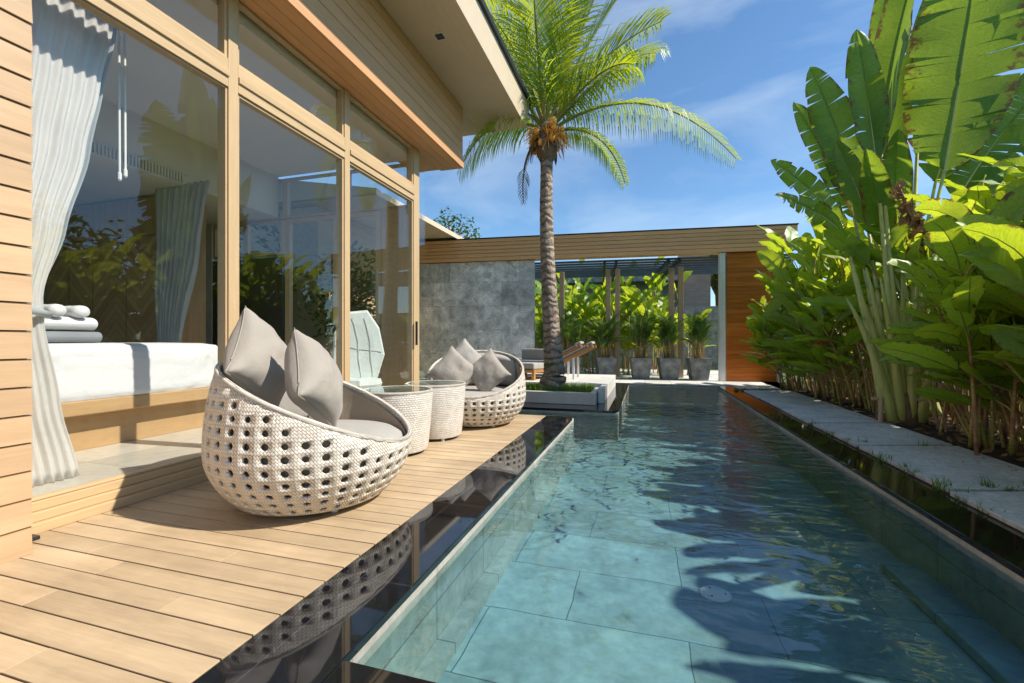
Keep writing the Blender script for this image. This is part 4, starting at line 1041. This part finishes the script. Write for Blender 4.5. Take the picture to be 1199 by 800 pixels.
def frond(tipP, apex, L_w, drop, dead=False, n=58, vert=.5):
    """rachis from the crown through apex to the tip; leaflets in two rows, drooping"""
    mb = MB(); P0 = KR+Vector((0,0,.05)); c = apex*2-(P0+tipP)*.5
    N_ = 24; pts = [bez(P0, c, tipP, k/N_) for k in range(N_+1)]
    mb.tube(pts, [.03*(1-.85*k/N_)+.003 for k in range(N_+1)], 6, True, uvv=0.0)
    dn = Vector((0,0,-1))
    for i in range(n):
        s = .13+.86*i/(n-1); p = bez(P0, c, tipP, s); T = (bez(P0, c, tipP, min(1,s+.01))-bez(P0, c, tipP, s-.01)).normalized()
        S_ = T.cross(Vector((0,0,1))); 
        if S_.length < .2: S_ = T.cross(Vector((.5,-.8,0)))
        S_.normalize()
        U_ = S_.cross(T)
        ll = L_w*(math.sin(PI*(.10+.86*s))**.6)*rf.uniform(.85,1.08)
        for side in (-1, 1):
            g = drop*rf.uniform(.7,1.3)
            d0 = (S_*side*1.0+T*(.55+.5*s)+U_*vert*rf.uniform(.3,1)).normalized()
            q0 = p; q1 = p+d0*ll*.4+dn*g*ll*.08; q2 = q1+(d0+dn*g*.7).normalized()*ll*.33; q3 = q2+(d0*.7+dn*g*1.5).normalized()*ll*.30
            w0 = .014*rf.uniform(.8,1.15); W1 = (T*.9+dn*.35).normalized()*w0
            mb.add([q0-W1*.4, q0+W1*.4, q1-W1, q1+W1, q2-W1*.75, q2+W1*.75, q3], [(0,1,3,2),(2,3,5,4),(4,5,6)], [(0,.3),(0,.9),(.3,.3),(.3,.9),(.6,.3),(.6,.9),(.9,.6)])
    return mb
T0 = 7.65
FR = [ # tip px,t ; apex px,t ; leaflet length ; droop
 ((862,186),8.6,(758,122),8.0,.80,1.5,.2),
 ((732,215),8.3,(698,160),7.9,.50,1.6,.2),
 ((775,25),7.9,(705,72),7.7,.95,.45,.5),
 ((700,-30),7.4,(672,55),7.5,1.05,.2,.7),
 ((650,-70),7.3,(645,50),7.4,1.05,.2,.7),
 ((745,-30),8.6,(690,50),8.2,.95,.3,.6),
 ((530,50),8.2,(590,92),7.9,.85,1.0,.4),
 ((540,195),7.6,(585,145),7.6,.85,1.6,.2),
 ((560,165),8.8,(600,130),8.2,.75,1.4,.2),
 ((650,40),9.9,(648,95),8.7,.85,1.0,.4),
 ((625,-10),6.6,(630,60),7.2,.95,.25,.7),
 ((700,60),9.6,(672,95),8.6,.85,.9,.4),
 ((605,-10),8.9,(624,70),8.2,.9,.3,.6),
 ((570,20),8.4,(606,75),8.0,.9,.45,.5),
 ((720,-60),7.9,(680,40),7.8,1.0,.22,.7),
 ((740,75),7.2,(695,92),7.4,.85,.9,.4),
 ((560,0),7.6,(606,66),7.6,1.0,.4,.6),
 ((768,62),8.4,(715,84),8.0,.9,1.1,.4)]
for k, (tpx, tt, apx, ta, lw, dr, vt) in enumerate(FR):
    frond(WT(*tpx, tt)-CB, WT(*apx, ta)-CB, lw, dr, vert=vt, n=66).build('frond', M['palmleaf'], cp, smooth=False)
b = frond(trunkpt(613,238), trunkpt(617,185), .28, 1.8, n=30, vert=0); b.build('dead_frond', M['fibre'], cp)
for k in range(5):
    az = k*1.3; b = MB()
    for i in range(4):
        c_ = KR+Vector((math.cos(az)*.22+rf.gauss(0,.07), math.sin(az)*.22+rf.gauss(0,.07), -.05+rf.gauss(0,.09))); r_ = rf.uniform(.04,.07)
        b.grid(lambda u, v: c_+Vector((r_*math.sin(PI*v)*math.cos(2*PI*u), r_*math.sin(PI*v)*math.sin(2*PI*u), -r_*1.2*math.cos(PI*v))), 10, 8, True)
    for i in range(34):
        b.tube([KR, KR+Vector((math.cos(az)*.2+rf.gauss(0,.05), math.sin(az)*.2+rf.gauss(0,.05), .08)), KR+Vector((math.cos(az)*.32+rf.gauss(0,.08), math.sin(az)*.32+rf.gauss(0,.08), -.12+rf.gauss(0,.1)))], [.012,.009,.005], 5, False)
    b.build('coconut_cluster', M['coconut'], cp, smooth=True)
for k in range(7):
    az = k*.9+.3; b = MB(); s_ = Vector((math.cos(az), math.sin(az), 0))
    leaf(b, KR+s_*.13+Vector((0,0,-.1)), KR+s_*.26+Vector((0,0,-.02)), KR+s_*.30+Vector((0,0,-.42)), .09, s_, nseg=8, fold=.3, midr=.006); b.build('dry_sheath', M['fibre'], cp)
b = MB()   # a small seedling rooted on the trunk
for i in range(9):
    az = i*.7; d = Vector((math.cos(az), math.sin(az), 0)); p = trunkpt(648,428)+Vector((-.02,-.2,0))
    leaf(b, p, p+d*.08+Vector((0,0,.10)), p+d*.2+Vector((0,0,.05)), .04, Vector((0,0,1)), nseg=6, midr=.002)
o = b.build('seedling', M['grass']); o.parent = None; o.location = CB; tag(o, 'little green seedling at the foot of the coconut palm trunk', 'plant')

# ---------------- potted palms and court plants
def potted(label, px, dy, s=1.0, seed=0):
    lx = lx_at(px, dy); p = BM @ Vector((lx, dy, .012)); rnd = random.Random(seed)
    t = thing('potted_palm', label, 'potted plant', tuple(p), rnd.uniform(0,.3), 'potted palms in tapered grey pots')
    b = MB(); r1, r0, h = .27*s, .20*s, .56
    for (a, z0, c, z1) in ((r0, 0, r1, h),):
        b.add([(-a,-a,z0),(a,-a,z0),(a,a,z0),(-a,a,z0),(-c,-c,z1),(c,-c,z1),(c,c,z1),(-c,c,z1),(-c+.04,-c+.04,z1),(c-.04,-c+.04,z1),(c-.04,c-.04,z1),(-c+.04,c-.04,z1),(-c+.04,-c+.04,z1-.06),(c-.04,-c+.04,z1-.06),(c-.04,c-.04,z1-.06),(-c+.04,c-.04,z1-.06)],
          [(0,3,2,1),(0,1,5,4),(1,2,6,5),(2,3,7,6),(3,0,4,7),(4,5,9,8),(5,6,10,9),(6,7,11,10),(7,4,8,11),(8,9,13,12),(9,10,14,13),(10,11,15,14),(11,8,12,15),(12,13,14,15)])
    b.build('pot', M['concrete'], t, bevel=.012)
    b = MB(); st = MB()
    for i in range(40):
        az = rnd.uniform(0, 2*PI); d = Vector((math.cos(az), math.sin(az), 0)); base = Vector((rnd.gauss(0,.07), rnd.gauss(0,.07), .5))
        hgt = rnd.uniform(.45,1.15); sp = rnd.uniform(.06,.38); tip = base+d*sp+Vector((0,0,hgt)); ctr_ = base+d*sp*.25+Vector((0,0,hgt*.9))
        st.tube([bez(base, ctr_, tip, q/5) for q in range(6)], [.009,.008,.007,.006,.005,.004], 5, False)
        for k in range(16):
            s_ = .40+.6*k/15; pp = bez(base, ctr_, tip, s_); T = (bez(base, ctr_, tip, min(1,s_+.02))-bez(base, ctr_, tip, s_-.02)).normalized(); S_ = T.cross(Vector((0,0,1)))
            if S_.length < .1: S_ = Vector((1,0,0))
            S_.normalize(); ll = .36*rnd.uniform(.7,1.1)*(1.1-.4*s_)
            for sgn in (-1, 1):
                dv = (S_*sgn*.6+T*1.0).normalized(); q1 = pp+dv*ll*.5; q2 = q1+(dv+Vector((0,0,-.35))).normalized()*ll*.5; wv_ = T*.009
                b.add([pp-wv_*.4, pp+wv_*.4, q1+wv_, q1-wv_, q2], [(0,1,2,3),(3,2,4)], [(0,.3),(0,.8),(.2,.8),(.2,.3),(.4,.5)])
    st.build('stems', M['cane'], t); b.build('foliage', M['potleaf'], t)
    return t
for i, (px, lab) in enumerate([(640,'grey potted palm partly hidden behind the palm trunk, leftmost pot'),(669,'grey potted palm just behind the sun loungers'),(709,'grey potted palm right of the loungers, left of the twin posts'),
                               (750,'grey potted palm between the two pairs of pergola posts'),(783,'grey potted palm second from the steel post'),(818,'dark leafed potted palm beside the steel post')]):
    potted(lab, px, .45 if i > 2 else .6, 1.0, seed=60+i)
k = 0
for row, (dy, hh) in enumerate([(1.9, 2.9), (2.9, 3.8), (4.2, 4.8)]):
    for col_, px in enumerate(range(626-row*8, 806, 21)):
        if row == 2 and px > 770 or row == 1 and px > 790: continue
        lx = lx_at(px+random.uniform(-6,6), dy); p = BM @ Vector((lx, dy, 0))
        h_ = heliconia('green heliconia in the court, '+['first','second','third','fourth','fifth','sixth','seventh','eighth','ninth','tenth'][col_]+' from the left in the '+['front row behind the pots','middle row','back row by the wall'][row], p.x, p.y, hh*random.uniform(.8,1.0), 5, .5, ('helleaf','helleaf2'), seed=500+k, lean=(0,0), group='heliconias in the court behind the pots', dense=5, lsize=1.0); k += 1

# ---------------- trees beyond
def tree(label, x, y, H, rad, seed, mat='hedge', nleaf=2600, trunk=True, ls=.16):
    rnd = random.Random(seed); t = thing('tree', label, 'tree', (x, y, 0), 0, 'trees beyond the walls')
    b = MB(); cz = H-rad*.8
    b.tube([(0,0,0),(.1,0,cz*.5),(0,.05,cz)], [.18,.13,.09], 8)
    cl = [Vector((rnd.gauss(0,.45)*rad, rnd.gauss(0,.45)*rad, cz+rnd.gauss(.1,.35)*rad)) for _ in range(14)]
    for c in cl: b.tube([(0,.03,cz*.75), tuple(c*.5+Vector((0,0,cz*.42))), tuple(c)], [.07,.04,.015], 6)
    b.build('trunk', M['trunk'], t)
    b = MB()
    for i in range(nleaf):
        c = rnd.choice(cl); v = Vector((rnd.gauss(0,1), rnd.gauss(0,1), rnd.gauss(0,.8))).normalized()*rad*.42*rnd.uniform(.5,1.08)
        p = c+v; d = Vector((rnd.gauss(0,1), rnd.gauss(0,1), rnd.gauss(0,.6))).normalized(); s_ = d.cross(Vector((rnd.gauss(0,1),rnd.gauss(0,1),1))).normalized()
        l = ls*rnd.uniform(.6,1.3); b.add([p-d*l*.5, p+s_*l*.22, p+d*l*.5, p-s_*l*.22], [(0,1,2,3)], [(0,.5),(.1,.8),(.2,.5),(.1,.3)])
    b.build('crown', M[mat], t)
q = WT(530, 262, 17); tree('small tree top showing above the rear wing roof', q.x, q.y, 5.75, .85, 5, nleaf=900)
for i, (x, y, H, r_) in enumerate([(-6.3,8.0,3.0,1.5),(-8.2,7.4,2.8,1.2)]):
    tree(['garden tree behind the end windows of the room, nearer the pool', 'garden tree behind the end windows of the room, deeper left'][i], x, y, H, r_, 20+i, nleaf=1800)
for i, (x, y, H, r_) in enumerate([(9,2,4.5,2.2),(10,7,4.8,2.2),(9,-3,4.5,2.0),(9.5,12,4.6,2.2)]):
    tree('leafy tree beyond the planting bed, '+['second','third','first','fourth'][i]+' along from the near end', x, y, H, r_, 30+i, nleaf=2200, ls=.3)
q = BM @ Vector((2.0, 9.0, 0)); tree('tree rising beside the pink brick house', q.x, q.y, 4.9, 1.3, 44, nleaf=5000, ls=.25)
q = BM @ Vector((lx_at(839, 10.5), 10.5, 0)); tree('dark leafy tree between the brick house and the steel post', q.x, q.y, 5.0, .9, 46, nleaf=2600, ls=.22)
q = BM @ Vector((-3.0, 15.0, 0)); tree('tree behind the court wall at the far left of the opening', q.x, q.y, 4.0, 1.7, 45, nleaf=1600)

# pool drain
dr = thing('pool_drain', 'round white drain cover on the pool floor', 'drain', (G(838,697,ZF).x, G(838,697,ZF).y, ZF+.001))
b = MB(); b.lathe([(.082,0),(.082,.008),(.07,.013),(.001,.014)], 40); b.build('cover', M['plastic'], dr, smooth=False)
b = MB()
for i in range(3):
    a = i*2.09; b.lathe([(.006,0),(.006,.016)], 8, (.05*math.cos(a), .05*math.sin(a), 0), (False, True))
b.build('screw', M['black'], dr)
